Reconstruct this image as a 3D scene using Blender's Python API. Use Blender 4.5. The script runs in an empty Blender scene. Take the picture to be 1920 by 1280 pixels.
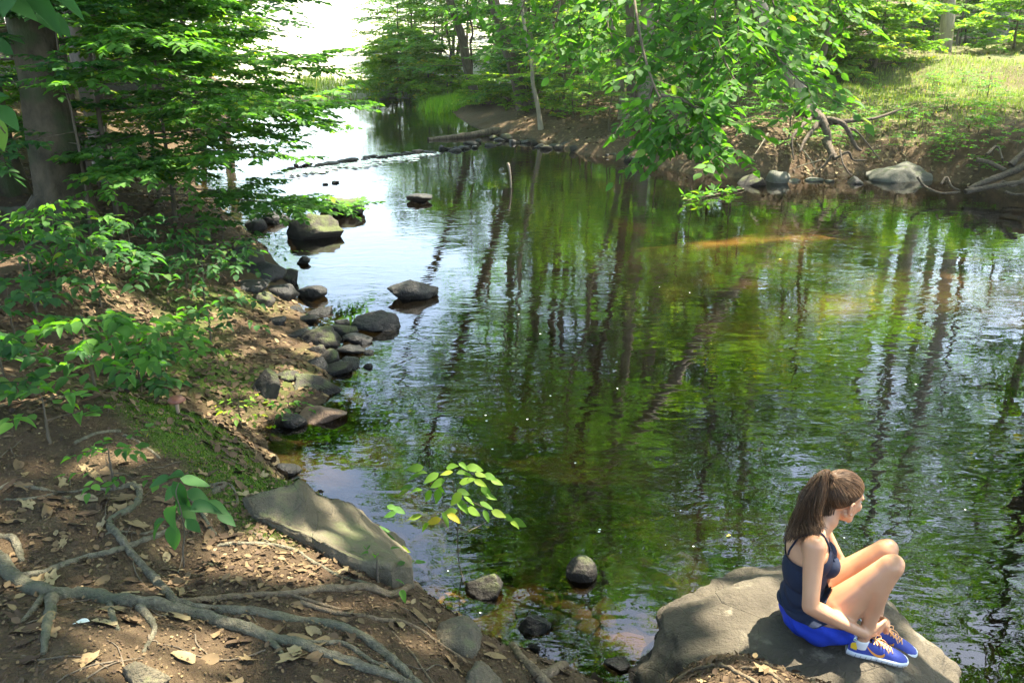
import bpy, bmesh, math, random
import numpy as np
from mathutils import Vector, Matrix, noise as mnoise
R = math.radians
rng = np.random.default_rng(7); random.seed(7)
scn = bpy.context.scene
col = scn.collection

# ------------------------------------------------------------------ camera, sky, sun, exposure
CH = 3.0; PITCH = R(20.0); F = 1600.0
cam_d = bpy.data.cameras.new('camera'); cam = bpy.data.objects.new('camera', cam_d); col.objects.link(cam)
cam.location = (0, 0, CH); cam.rotation_euler = (R(90) - PITCH, 0, 0)
cam_d.sensor_width = 36; cam_d.lens = 36 * F / 1920; cam_d.clip_end = 2000; cam_d.clip_start = 0.05
scn.camera = cam
SUN_EL, SUN_AZ = R(66), R(55)          # azimuth clockwise from +Y (towards +X)
w = bpy.data.worlds.new('World'); scn.world = w; w.use_nodes = True
nt = w.node_tree; bg = nt.nodes['Background']; sky = nt.nodes.new('ShaderNodeTexSky')
sky.sky_type = 'NISHITA'; sky.sun_disc = False; sky.sun_elevation = SUN_EL; sky.sun_rotation = SUN_AZ
sky.dust_density = 2.0; sky.air_density = 1.0; sky.ozone_density = 1.0
nt.links.new(sky.outputs[0], bg.inputs[0]); bg.inputs[1].default_value = 0.15
sl = bpy.data.lights.new('sun', 'SUN'); sl.energy = 3.9; sl.angle = R(0.5); sl.color = (1.0, 0.94, 0.84)
so = bpy.data.objects.new('sun', sl); col.objects.link(so)
sd = Vector((math.cos(SUN_EL) * math.sin(SUN_AZ), math.cos(SUN_EL) * math.cos(SUN_AZ), math.sin(SUN_EL)))
so.rotation_euler = sd.to_track_quat('Z', 'Y').to_euler(); so.location = sd * 60
scn.view_settings.view_transform = 'Standard'; scn.view_settings.look = 'None'
scn.view_settings.exposure = 2.88; scn.view_settings.gamma = 1.0
scn.view_settings.use_white_balance = True; scn.view_settings.white_balance_temperature = 7000; scn.view_settings.white_balance_tint = 8
scn.view_settings.use_curve_mapping = False
scn.cycles.max_bounces = 7; scn.cycles.diffuse_bounces = 3; scn.cycles.glossy_bounces = 3
scn.cycles.transmission_bounces = 5; scn.cycles.transparent_max_bounces = 8
scn.cycles.use_denoising = True; scn.cycles.caustics_reflective = False; scn.cycles.caustics_refractive = False
scn.cycles.sample_clamp_indirect = 6.0

# ------------------------------------------------------------------ helpers
CT, ST = math.cos(PITCH), math.sin(PITCH)
def ray(px, py):
    u, v = (px - 960) / F, (640 - py) / F
    return np.array([u, CT + v * ST, -ST + v * CT])
def at(px, py, z=0.0):
    d = ray(px, py); t = (z - CH) / d[2]; return np.array([d[0] * t, d[1] * t, z])
def atY(px, py, Y):
    d = ray(px, py); t = Y / d[1]; return np.array([d[0] * t, Y, CH + d[2] * t])
def depth(p): return p[1] * CT - (p[2] - CH) * ST

def mk(name, V, quads=None, tris=None, attrs=None, smooth=True):
    V = np.asarray(V, dtype=np.float32); me = bpy.data.meshes.new(name)
    q = np.zeros((0, 4), int) if quads is None or len(quads) == 0 else np.asarray(quads, int)
    t = np.zeros((0, 3), int) if tris is None or len(tris) == 0 else np.asarray(tris, int)
    me.vertices.add(len(V)); me.vertices.foreach_set('co', V.ravel())
    nl = q.size + t.size; me.loops.add(nl); me.polygons.add(len(q) + len(t))
    me.loops.foreach_set('vertex_index', np.concatenate([q.ravel(), t.ravel()]).astype(np.int32))
    ls = np.concatenate([np.arange(len(q)) * 4, q.size + np.arange(len(t)) * 3]).astype(np.int32)
    me.polygons.foreach_set('loop_start', ls)
    if smooth: me.polygons.foreach_set('use_smooth', np.ones(len(ls), bool))
    for k, a in (attrs or {}).items():
        at_ = me.attributes.new(k, 'FLOAT', 'POINT'); at_.data.foreach_set('value', np.asarray(a, np.float32))
    me.update(calc_edges=True); return me
class MB:
    def __init__(s): s.v = []; s.q = []; s.t = []; s.a = []; s.n = 0
    def add(s, V, Q=None, T=None, a=None):
        if Q is not None and len(Q): s.q.append(np.asarray(Q, int) + s.n)
        if T is not None and len(T): s.t.append(np.asarray(T, int) + s.n)
        s.v.append(np.asarray(V, float)); s.n += len(V)
        s.a.append(np.full(len(V), 0.5) if a is None else np.broadcast_to(np.asarray(a, float), (len(V),)))
    def mesh(s, name, smooth=True):
        return mk(name, np.concatenate(s.v), np.concatenate(s.q) if s.q else None, np.concatenate(s.t) if s.t else None,
                  {'tint': np.concatenate(s.a)}, smooth)
def ob(name, me, m=None, parent=None, loc=None):
    o = bpy.data.objects.new(name, me); col.objects.link(o)
    if m is not None and me is not None and not me.materials: me.materials.append(m)
    if parent is not None: o.parent = parent
    if loc is not None: o.location = loc
    return o
def tag(o, label=None, cat=None, group=None, kind=None):
    if label: o['label'] = label
    if cat: o['category'] = cat
    if group: o['group'] = group
    if kind: o['kind'] = kind
    return o
def empty(name, loc): 
    o = bpy.data.objects.new(name, None); o.empty_display_size = 0.1; col.objects.link(o); o.location = loc; return o
def copy_tree(o, parent=None):
    c = o.copy(); col.objects.link(c); c.parent = parent
    for ch in KIDS.get(o.name, ()): copy_tree(ch, c)
    return c
KIDS = {}
def kid(parent, o): KIDS.setdefault(parent.name, []).append(o); return o
def unit(v):
    v = np.asarray(v, float); return v / np.maximum(np.linalg.norm(v, axis=-1, keepdims=True), 1e-9)
def smooth_path(P, n):
    P = np.asarray(P, float); m = len(P)
    if m < 3: return np.linspace(P[0], P[-1], n)
    t = np.linspace(0, m - 1, n); i = np.clip(t.astype(int), 0, m - 2); f = (t - i)[:, None]
    p0 = P[np.clip(i - 1, 0, m - 1)]; p1 = P[i]; p2 = P[i + 1]; p3 = P[np.clip(i + 2, 0, m - 1)]
    return 0.5 * (2 * p1 + (p2 - p0) * f + (2 * p0 - 5 * p1 + 4 * p2 - p3) * f ** 2 + (3 * p1 - p0 - 3 * p2 + p3) * f ** 3)
def tube(path, rad, sides=6, flat=1.0, bump=0.0, seed=0):
    P = np.asarray(path, float); n = len(P); rad = np.broadcast_to(np.asarray(rad, float), (n,))
    T = unit(np.gradient(P, axis=0)); ref = np.array([0, 0, 1.0]) if abs(T[:, 2]).mean() < .8 else np.array([0, 1.0, 0])
    A = unit(np.cross(T, ref)); B = np.cross(A, T)
    th = np.arange(sides) * 2 * np.pi / sides
    rr = np.ones((n, sides))
    if bump:
        g = np.random.default_rng(seed); rr += g.normal(0, bump, (n, sides)); rr += g.normal(0, bump, (n, 1))
    V = P[:, None, :] + (rad[:, None] * rr)[:, :, None] * (np.cos(th)[None, :, None] * A[:, None, :] + flat * np.sin(th)[None, :, None] * B[:, None, :])
    i = np.arange(n - 1)[:, None] * sides; j = np.arange(sides)[None, :]; k = (j + 1) % sides
    Q = np.stack([i + j, i + k, i + sides + k, i + sides + j], -1).reshape(-1, 4)
    V = np.concatenate([V.reshape(-1, 3), P[-1:]]); last = (n - 1) * sides
    Tt = np.stack([last + np.arange(sides), last + (np.arange(sides) + 1) % sides, np.full(sides, n * sides)], -1)
    return V, Q, Tt

# ---- shaders
def new_mat(name):
    m = bpy.data.materials.new(name); m.use_nodes = True; m.node_tree.nodes.clear(); return m, m.node_tree
class NB:
    def __init__(s, name): s.m, s.t = new_mat(name); s.out = s.n('OutputMaterial')
    def n(s, typ, **kw):
        nd = s.t.nodes.new('ShaderNode' + typ)
        for k, v in kw.items():
            if k.startswith('i_'):
                key = k[2:].replace('_', ' '); nd.inputs[key].default_value = v
            else: setattr(nd, k, v)
        return nd
    def l(s, a, b): s.t.links.new(a, b)
    def ramp(s, fac, stops):
        r = s.n('ValToRGB'); e = r.color_ramp.elements
        while len(e) < len(stops): e.new(0.5)
        for el, (p, c) in zip(e, stops): el.position = p; el.color = (*c, 1)
        s.l(fac, r.inputs[0]); return r.outputs[0]
    def noise(s, scale, detail=4, rough=.6, vec=None, dist=0.0):
        k = s.n('TexNoise'); k.inputs['Scale'].default_value = scale; k.inputs['Detail'].default_value = detail
        k.inputs['Roughness'].default_value = rough; k.inputs['Distortion'].default_value = dist
        if vec is not None: s.l(vec, k.inputs['Vector'])
        return k.outputs['Fac']
    def mix(s, f, a, b, blend='MIX'):
        k = s.n('Mix', data_type='RGBA', blend_type=blend)
        for i, x in ((0, f), (6, a), (7, b)):
            if hasattr(x, 'is_output'): s.l(x, k.inputs[i])
            else: k.inputs[i].default_value = x if i == 0 else (*x, 1)
        return k.outputs[2]
    def math(s, op, a, b=0.0):
        k = s.n('Math', operation=op)
        for i, x in enumerate((a, b)):
            if hasattr(x, 'is_output'): s.l(x, k.inputs[i])
            else: k.inputs[i].default_value = x
        return k.outputs[0]
    def bump(s, h, strength=.5, dist=.02):
        b = s.n('Bump'); b.inputs['Strength'].default_value = strength; b.inputs['Distance'].default_value = dist
        s.l(h, b.inputs['Height']); return b.outputs[0]
    def pbsdf(s, c, rough=.8, nrm=None, spec=.4):
        p = s.n('BsdfPrincipled'); p.inputs['Specular IOR Level'].default_value = spec
        for k, x in (('Base Color', c), ('Roughness', rough)):
            if hasattr(x, 'is_output'): s.l(x, p.inputs[k])
            else: p.inputs[k].default_value = (*x, 1) if isinstance(x, tuple) else x
        if nrm is not None: s.l(nrm, p.inputs['Normal'])
        return p.outputs[0]
    def done(s, sh): s.l(sh, s.out.inputs[0]); return s.m
    def attr(s, name):
        a = s.n('Attribute'); a.attribute_name = name; return a.outputs['Fac']
    def obj(s): return s.n('TexCoord').outputs['Object']
    def geo(s): return s.n('NewGeometry').outputs['Position']
    def rnd(s): return s.n('ObjectInfo').outputs['Random']

def leaf_mat(name, dark, mid, light, transl=.5, obj_rand=False, rough=.6):
    b = NB(name); t = b.rnd() if obj_rand else b.attr('tint')
    c = b.ramp(t, [(0, dark), (.45, mid), (.93, light), (1, (light[0] * 2.2, light[1] * 1.25, light[2]))])
    p = b.pbsdf(c, rough, None, .22); tr = b.n('BsdfTranslucent')
    b.l(b.mix(1.0, c, (2.0, 2.3, .6), 'MULTIPLY'), tr.inputs[0])
    mx = b.n('MixShader'); mx.inputs[0].default_value = transl; b.l(p, mx.inputs[1]); b.l(tr.outputs[0], mx.inputs[2])
    return b.done(mx.outputs[0])
GA = ((.040, .105, .024), (.066, .17, .032), (.10, .23, .040))
M = {}
M['leaf'] = leaf_mat('leaf_green', *GA)
M['leaf_obj'] = leaf_mat('leaf_green_single', *GA, obj_rand=True)
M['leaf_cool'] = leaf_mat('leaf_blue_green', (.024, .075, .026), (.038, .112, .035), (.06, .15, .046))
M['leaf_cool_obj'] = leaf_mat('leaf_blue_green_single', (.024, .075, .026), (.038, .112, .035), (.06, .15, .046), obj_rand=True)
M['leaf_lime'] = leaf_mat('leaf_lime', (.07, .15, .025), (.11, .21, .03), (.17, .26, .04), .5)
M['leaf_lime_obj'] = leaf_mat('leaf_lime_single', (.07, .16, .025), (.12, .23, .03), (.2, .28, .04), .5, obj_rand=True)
M['leaf_far'] = leaf_mat('leaf_far', (.042, .105, .028), (.072, .17, .04), (.12, .24, .05))
def bark(name, a, b_, sc=(6, 6, 1.2), strength=.6, patch=None):
    b = NB(name); mp = b.n('Mapping'); mp.inputs['Scale'].default_value = sc; b.l(b.obj(), mp.inputs[0])
    n1 = b.noise(2.5, 6, .65, mp.outputs[0]); c = b.ramp(n1, [(.3, a), (.7, b_)])
    if patch:
        n2 = b.noise(2.2, 3, .5, b.obj()); c = b.mix(b.ramp(n2, [(.5, (0, 0, 0)), (.62, (1, 1, 1))]), c, patch)
    return b.done(b.pbsdf(c, .9, b.bump(n1, strength, .04), .2))
M['bark'] = bark('bark_brown', (.06, .045, .033), (.17, .135, .105))
M['bark_beech'] = bark('bark_beech', (.022, .019, .012), (.125, .10, .064), (2, 2, 1.2), 1.0, (.045, .058, .024))
M['bark_pale'] = bark('bark_pale', (.20, .165, .13), (.36, .30, .25), (6, 6, 1.5), .5)
M['twig'] = bark('twig_bark', (.07, .055, .04), (.16, .13, .09))
M['root'] = bark('root_bark', (.085, .076, .052), (.25, .225, .155), (14, 14, 14), 1.0, (.13, .13, .085))
M['drift'] = bark('driftwood_grey', (.06, .048, .035), (.15, .12, .09), (9, 9, 9), .8)
M['root_tan'] = bark('root_tan', (.12, .09, .055), (.29, .22, .14), (14, 14, 14), 1.0)
def stone(name, a, b_, moss=None, rough=.85, lichen=None, wet=0.0, lo=.52):
    b = NB(name); P = b.obj(); n1 = b.noise(3.5, 8, .65, P); n2 = b.noise(14, 6, .7, P)
    c = b.ramp(n1, [(.3, a), (.7, b_)]); c = b.mix(.35, c, b.ramp(n2, [(.3, (.2, .19, .17)), (.75, (.62, .58, .52))]), 'MULTIPLY') if False else b.mix(b.math('MULTIPLY', n2, .5), c, tuple(x * .45 for x in a))
    if lichen: c = b.mix(b.ramp(b.noise(6, 5, .6, P), [(.58, (0, 0, 0)), (.66, (1, 1, 1))]), c, lichen)
    if moss:
        nz = b.n('SeparateXYZ'); b.l(b.n('NewGeometry').outputs['Normal'], nz.inputs[0])
        f = b.math('ADD', b.math('MULTIPLY', nz.outputs[2], .35), b.noise(4, 5, .7, P))
        c = b.mix(b.ramp(f, [(lo + .2, (0, 0, 0)), (lo + .36, (1, 1, 1))]), c, moss)
    if wet:   # dark tide line where the stream keeps the stone wet
        s = b.n('SeparateXYZ'); b.l(b.geo(), s.inputs[0])
        f = b.ramp(b.math('ADD', s.outputs[2], b.math('MULTIPLY', n1, .06)), [(wet, (1, 1, 1)), (wet + .05, (0, 0, 0))])
        c = b.mix(f, c, tuple(x * .35 for x in a))
    h = b.math('ADD', n1, b.math('MULTIPLY', n2, .4))
    h = b.math('ADD', h, b.math('MULTIPLY', b.noise(60, 4, .7, P), .25)); vo = b.n('TexVoronoi', feature='DISTANCE_TO_EDGE'); vo.inputs['Scale'].default_value = 3.2; b.l(P, vo.inputs['Vector'])
    cr_ = b.ramp(vo.outputs['Distance'], [(0, (0, 0, 0)), (.012, (1, 1, 1))]); h = b.math('ADD', h, b.math('MULTIPLY', cr_, .12))
    return b.done(b.pbsdf(c, rough, b.bump(h, .9, .045), .35))
M['rock'] = stone('rock_grey_brown', (.03, .026, .021), (.085, .075, .06), (.07, .085, .03), wet=.07)
M['rock_dark'] = stone('rock_dark_wet', (.012, .012, .012), (.038, .036, .033), None, .5, wet=.08)
M['rock_big'] = stone('rock_big_tan', (.055, .045, .032), (.14, .118, .083), None, .9, (.17, .148, .105), wet=.06)
M['slab'] = stone('slab_tan', (.09, .075, .048), (.175, .148, .098), (.12, .13, .06), .9, lo=.6)
M['rock_green'] = stone('rock_lichen', (.085, .085, .068), (.19, .185, .15), (.08, .10, .045), .9, lo=.62)
M['rock_rust'] = stone('rock_rusty', (.12, .075, .05), (.24, .16, .11), None, .7)
M['cobble'] = stone('cobble_brown', (.06, .045, .03), (.15, .105, .065), (.08, .07, .03), .6)

# ------------------------------------------------------------------ terrain
def pix(L, z=0): return [tuple(at(a, b, z)[:2]) for a, b in L]
NEAR = [(16, -6), (9, -1.5), (5, 1.0), (3.2, 2.1), (2.4, 2.65), (1.9, 2.85)] + pix([(1330, 1296), (1250, 1292)]) + pix([(1190, 1270), (1120, 1248), (1050, 1232),
    (985, 1212), (940, 1192), (905, 1165), (865, 1140), (800, 1120), (770, 1100), (745, 1035), (680, 995), (620, 990)], .30) + pix([(575, 950), (545, 900), (515, 850)], .18) + pix([(505, 800), (560, 775),
    (610, 755), (620, 700), (600, 650), (575, 600), (550, 550), (520, 490), (480, 450), (440, 415), (415, 380)]) + [(-6.6, 18), (-8.6, 24), (-9.5, 31), (-10.5, 37)]
RIGHT = [(-9.5, 40.5)] + pix([(590, 193), (640, 186), (700, 184), (760, 186), (820, 196), (850, 215), (880, 235), (930, 252), (1010, 264), (1100, 292), (1210, 303), (1290, 325), (1400, 334),
    (1560, 330), (1620, 328), (1740, 338), (1830, 350), (1925, 364)]) + [(11, 11.5), (15, 7), (22, 3), (40, -4), (40, -14)]
POLY = np.array(NEAR + RIGHT); PA = POLY; PB = np.roll(POLY, -1, 0)
def river_sd(X, Y):
    """signed distance to the shoreline, positive on land"""
    X = np.atleast_1d(X).astype(float); Y = np.atleast_1d(Y).astype(float)
    d2 = np.full(X.shape, 1e9); ins = np.zeros(X.shape, bool)
    for (ax, ay), (bx, by) in zip(PA, PB):
        ex, ey = bx - ax, by - ay; t = np.clip(((X - ax) * ex + (Y - ay) * ey) / (ex * ex + ey * ey), 0, 1)
        d2 = np.minimum(d2, (X - ax - t * ex) ** 2 + (Y - ay - t * ey) ** 2)
        c = (ay > Y) != (by > Y)
        if abs(ey) > 1e-9: ins ^= c & (X < (Y - ay) / ey * ex + ax)
    d = np.sqrt(d2); return np.where(ins, -d, d)
def idw(C, X, Y, p=1.6, e=.05):
    C = np.asarray(C, float); num = np.zeros(X.shape); den = np.zeros(X.shape)
    for x, y, v in C:
        k = 1 / ((X - x) ** 2 + (Y - y) ** 2 + e) ** p; num += k * v; den += k
    return num / den
HC = [(0, 0, 1.35), (-1.4, 1.9, 1.28), (-.6, 2.2, 1.1), (.2, 2.3, .85), (.85, 2.72, .86), (1.3, 2.6, .84), (1.8, 2.4, .75), (3, 0, 1.1), (-3, 2.5, 1.5), (-2.3, 4, 1.2), (-1.7, 3.2, 1.15), (-1.1, 3.0, 1.0), (-2.6, 5.5, .75), (-3.2, 7, .6), (-2.6, 7.5, .35),
      (-4.6, 7.5, 1.05), (-5, 9.5, .95), (-4.3, 10, .75), (-7, 12, 1.3), (-10, 20, 1.9), (-15, 35, 2.4), (-5, 5, 1.6), (-8, 4, 2.2), (-14, 45, .6), (-6, 46, .45), (-8, 60, 1.4), (-2, 47, .6), (0, 58, 1.6), (4, 40, 1.6), (-1, 40, .4),
      (1.5, 29, .8), (3, 26, .8), (5, 25, 1.2), (3.5, 23, .7), (8, 21, 1.1), (7, 24, 1.6), (11, 20.5, 1.35), (14, 18, 1.4), (13, 29, 2.3), (18, 30, 2.6), (8, 32, 2.0), (20, 12, 2.0), (16, 10, 1.6), (24, 24, 2.8), (0, -10, 2), (-10, -5, 2.6), (15, -12, 2), (-40, 40, 5), (40, 50, 6), (0, 110, 5), (60, 0, 5), (-60, 0, 6), (0, -60, 4), (-25, 90, 2), (40, 90, 6)]
WC = [(0, 0, .5), (-1, 3.5, .28), (-1.4, 4.4, .35), (.6, 3, .35), (-2.2, 6, 1.1), (-2.4, 8, 1.1), (-3.5, 10, 1.4), (-6, 16, 2.5), (-9, 30, 3), (-4, 45, 4), (1, 34, 2.5), (3, 25, 1.6), (5, 22, .9), (8, 18.5, .9), (11, 15, .9), (15, 9, .8), (8, -2, 1)]
DC = [(.6, 4.2, .22), (1.5, 4.6, .35), (-.3, 5, .3), (2, 7, .75), (0, 9, .7), (-1, 12, .5), (-3, 14, .4), (0, 18, .35), (-3, 20, .2), (3, 15, .9), (6, 15, .8), (5.3, 10.4, .08), (6.5, 9.8, .08), (5.9, 10.0, .07), (4.6, 13.3, .10), (3.3, 12.8, .12), (4.0, 13.1, .10), (7, 6, .8), (3, 4, .8), (-5, 30, .8), (12, 6, .8), (-3, 24, .4)]
def fbm(X, Y, s, seed=0, octv=4):
    g = np.random.default_rng(seed); out = np.zeros_like(X, dtype=float); a = 1.0
    for o in range(octv):
        for _ in range(3):
            th = g.uniform(0, 2 * np.pi); ph = g.uniform(0, 6.28, 2); k = s * 2 ** o * g.uniform(.7, 1.3)
            out += a / 3 * np.sin(k * (X * np.cos(th) + Y * np.sin(th)) + ph[0] + 1.7 * np.sin(k * .6 * (Y * np.cos(th) - X * np.sin(th)) + ph[1]))
        a *= .5
    return out
def ground_z(X, Y):
    X = np.atleast_1d(np.asarray(X, float)); Y = np.atleast_1d(np.asarray(Y, float))
    sd_ = river_sd(X, Y) + .07 * fbm(X, Y, 2.2, 3); H = idw(HC, X, Y); W = idw(WC, X, Y); D = idw(DC, X, Y)
    r = np.hypot(X, Y); amp = np.clip(.016 + r * .0022, 0, .12)
    land = H * (1 - np.exp(-np.maximum(sd_, 0) / W)) + amp * fbm(X, Y, 3.0, 5) * np.clip(sd_ / .3, 0, 1) + .012 * fbm(X, Y, 17, 6) * np.clip(sd_ / .2, 0, 1)
    bed = -D * (1 - np.exp(np.minimum(sd_, 0) / .55)) + .02 * fbm(X, Y, 6, 8) * np.clip(-sd_ / .3, 0, 1)
    return np.where(sd_ > 0, land, bed)
def gz(x, y): return float(ground_z(x, y)[0])
def gp(px, py, lift=0.0):
    """the ground point a sight line meets"""
    d = ray(px, py); t = 1.2 * 1.018 ** np.arange(330); P = d[None, :] * t[:, None]; P[:, 2] += CH
    dz = P[:, 2] - ground_z(P[:, 0], P[:, 1]); k = int(np.argmax(dz < 0)) if (dz < 0).any() else len(t) - 1
    f = dz[k - 1] / (dz[k - 1] - dz[k]) if k else 0
    p = P[k - 1] + (P[k] - P[k - 1]) * f; p[2] = gz(p[0], p[1]) + lift; return p

rr = np.concatenate([np.linspace(.5, 8.5, 230), np.linspace(8.55, 30, 190)[1:], np.geomspace(30.2, 420, 70)])
th = np.concatenate([np.arange(-42, 42, .28), np.arange(42, 318, 3)]) * np.pi / 180
RR, TH = np.meshgrid(rr, th, indexing='ij'); GX, GY = (RR * np.sin(TH)).ravel(), (RR * np.cos(TH)).ravel()
GZ = ground_z(GX, GY); SD = river_sd(GX, GY)
nr, nth = RR.shape; I = np.arange(nr - 1)[:, None] * nth; J = np.arange(nth)[None, :]; K = (J + 1) % nth
gq = np.stack([I + J, I + nth + J, I + nth + K, I + K], -1).reshape(-1, 4)
def pixfields(X, Y, Z):
    yc = Y * CT - (Z - CH) * ST; zc = Y * ST + (Z - CH) * CT
    yc = np.where(yc > .1, yc, 1e9); return 960 + F * X / yc, 640 - F * zc / yc
def band(a, lo, hi, s): return np.clip((a - lo) / s, 0, 1) * np.clip((hi - a) / s, 0, 1)
def seg_mask(X, Y, pts, rad):
    m = np.zeros(X.shape)
    P = np.array(pts)
    for a, b in zip(P[:-1], P[1:]):
        e = b - a; t = np.clip(((X - a[0]) * e[0] + (Y - a[1]) * e[1]) / (e @ e), 0, 1)
        m = np.maximum(m, np.clip(1.5 - np.hypot(X - a[0] - t * e[0], Y - a[1] - t * e[1]) / rad, 0, 1))
    return m
MOSS_LINE = [gp(a, b)[:2] for a, b in [(230, 735), (330, 775), (400, 840), (470, 880), (530, 930), (575, 965)]]
moss = seg_mask(GX, GY, MOSS_LINE, .27); moss = np.clip(moss * (1.15 + .7 * fbm(GX, GY, 5, 21)), 0, 1) * (SD > -.05)
moss = np.maximum(moss, .75 * np.clip(seg_mask(GX, GY, [(-2.4, 7), (-3.4, 9.2)], .7) * (.4 + .9 * fbm(GX, GY, 2.5, 22)), 0, 1) * (SD > .1))
lawn = np.clip((GX - 6.5 + .35 * (GY - 19)) / 2.0, 0, 1) * np.clip((GY - 18.6 - .25 * fbm(GX, GY, .8, 4)) / 1.2, 0, 1) * (GX > 2) * np.clip((62 - GY) / 10, 0, 1)
lawn = np.clip(lawn * (.72 + .6 * fbm(GX, GY, 1.1, 23)), 0, 1) * (SD > .8)
pale = np.clip((GY - 38.5) / 3, 0, 1) * np.clip((3.5 - GX) / 4, 0, 1) * np.clip((GX + 40) / 5, 0, 1) * (SD > -.1)
sand = np.clip(1.3 - np.hypot((GX - 5.7) / 1.7, (GY - 10.2) / 1.1), 0, 1) + np.clip(1.25 - np.abs(GY - 13.2 - .35 * (GX - 3.8)) / .35, 0, 1) * band(GX, 2.6, 6.8, .5)
sand = np.clip(sand + .5 * fbm(GX, GY, 2, 9), 0, 1) * (SD < 0) * (GX > 2) * (GY > 8)
gm = mk('ground', np.stack([GX, GY, GZ], -1), gq, None, {'moss': moss, 'lawn': lawn, 'pale': pale, 'sand': sand, 'shore': np.clip(SD, -1, 1)})
b = NB('forest_soil'); P = b.geo()
n1 = b.noise(1.3, 6, .6, P); n2 = b.noise(9, 6, .65, P); n3 = b.noise(45, 4, .7, P)
c = b.ramp(n2, [(.28, (.046, .031, .018)), (.5, (.095, .065, .036)), (.74, (.165, .116, .064))])
c = b.mix(b.ramp(n1, [(.42, (0, 0, 0)), (.62, (1, 1, 1))]), c, (.105, .066, .038))
c = b.mix(b.math('MULTIPLY', n3, .45), c, (.05, .034, .022))
mossc = b.ramp(n3, [(.3, (.035, .075, .01)), (.55, (.09, .17, .02)), (.75, (.16, .26, .035))])
c = b.mix(b.math('MULTIPLY', b.attr('moss'), b.ramp(n2, [(.28, (.25,) * 3), (.5, (1,) * 3)])), c, mossc)
c = b.mix(b.math('MULTIPLY', b.attr('lawn'), .8), c, b.ramp(n2, [(.3, (.12, .10, .05)), (.6, (.12, .17, .05))]))
c = b.mix(b.attr('pale'), c, b.ramp(n2, [(.3, (.34, .30, .22)), (.7, (.5, .47, .36))]))
sh = b.attr('shore')
wet = b.ramp(sh, [(0.0, (1, 1, 1)), (.08, (0, 0, 0))])
bedc = b.ramp(n2, [(.3, (.022, .019, .011)), (.5, (.048, .040, .023)), (.72, (.09, .07, .038))])
bedc = b.mix(b.attr('sand'), bedc, b.ramp(n2, [(.3, (.34, .22, .11)), (.7, (.50, .37, .2))]))
c = b.mix(wet, c, bedc)
hh = b.math('ADD', b.math('MULTIPLY', n2, .6), n3)
M['soil'] = b.done(b.pbsdf(c, .95, b.bump(hh, 1.0, .04), .2))
tag(ob('ground', gm, M['soil']), 'brown forest soil of the stream banks and stream bed', kind='structure')

# ------------------------------------------------------------------ water
b = NB('stream_water'); P = b.geo()
mp = b.n('Mapping'); mp.inputs['Scale'].default_value = (1.0, 2.1, 1); mp.inputs['Rotation'].default_value = (0, 0, R(-8)); b.l(P, mp.inputs[0])
h1 = b.noise(2.4, 1, .5, mp.outputs[0], .8); h2 = b.noise(9, 1, .5, mp.outputs[0], .6); h3 = b.noise(.5, 2, .5, P)
h = b.math('ADD', b.math('MULTIPLY', h1, 1.0), b.math('MULTIPLY', h2, .16)); h = b.math('MULTIPLY', h, b.math('MAXIMUM', b.math('SUBTRACT', b.math('MULTIPLY', h3, 2.6), .65), .18))
nrm = b.bump(h, 1.0, .0042)
fr = b.n('Fresnel', i_IOR=1.48); b.l(nrm, fr.inputs['Normal'])
gl = b.n('BsdfGlossy'); gl.inputs['Roughness'].default_value = .0; b.l(nrm, gl.inputs['Normal'])
tp = b.n('BsdfTransparent'); b.l(b.ramp(b.attr('depth'), [(0, (.85, .76, .58)), (.16, (.50, .41, .26)), (.35, (.27, .235, .15)), (.8, (.12, .12, .085))]), tp.inputs[0])   # peaty water: the deeper the column, the less comes back
mx = b.n('MixShader'); b.l(b.math('MINIMUM', b.math('MULTIPLY', fr.outputs[0], 1.25), 1.0), mx.inputs[0]); b.l(tp.outputs[0], mx.inputs[1]); b.l(gl.outputs[0], mx.inputs[2])
M['water'] = b.done(mx.outputs[0])
wx = np.concatenate([np.linspace(-40, -12, 20), np.arange(-11.7, 14, .25), np.linspace(14.2, 60, 40)]); wy = np.concatenate([np.linspace(-25, 1.5, 20), np.arange(1.7, 22, .25), np.linspace(22.3, 44, 50)]); WX, WY = np.meshgrid(wx, wy, indexing='ij')
# keep only cells that touch the river, so that no sheet lies under the far land
q = []
wsd = river_sd(WX.ravel(), WY.ravel())
wi, wj = np.meshgrid(np.arange(len(wx) - 1), np.arange(len(wy) - 1), indexing='ij'); w0 = (wi * len(wy) + wj).ravel(); q = np.stack([w0, w0 + len(wy), w0 + len(wy) + 1, w0 + 1], -1)
q = q[wsd[q].min(1) < 1.5]; wdep = np.clip(-ground_z(WX.ravel(), WY.ravel()), 0, 2)
tag(ob('stream_water', mk('stream_water', np.stack([WX.ravel(), WY.ravel(), 0 * WX.ravel()], -1), q, None, {'depth': wdep}), M['water']), 'slow dark stream with rippled reflections', kind='structure')

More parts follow.
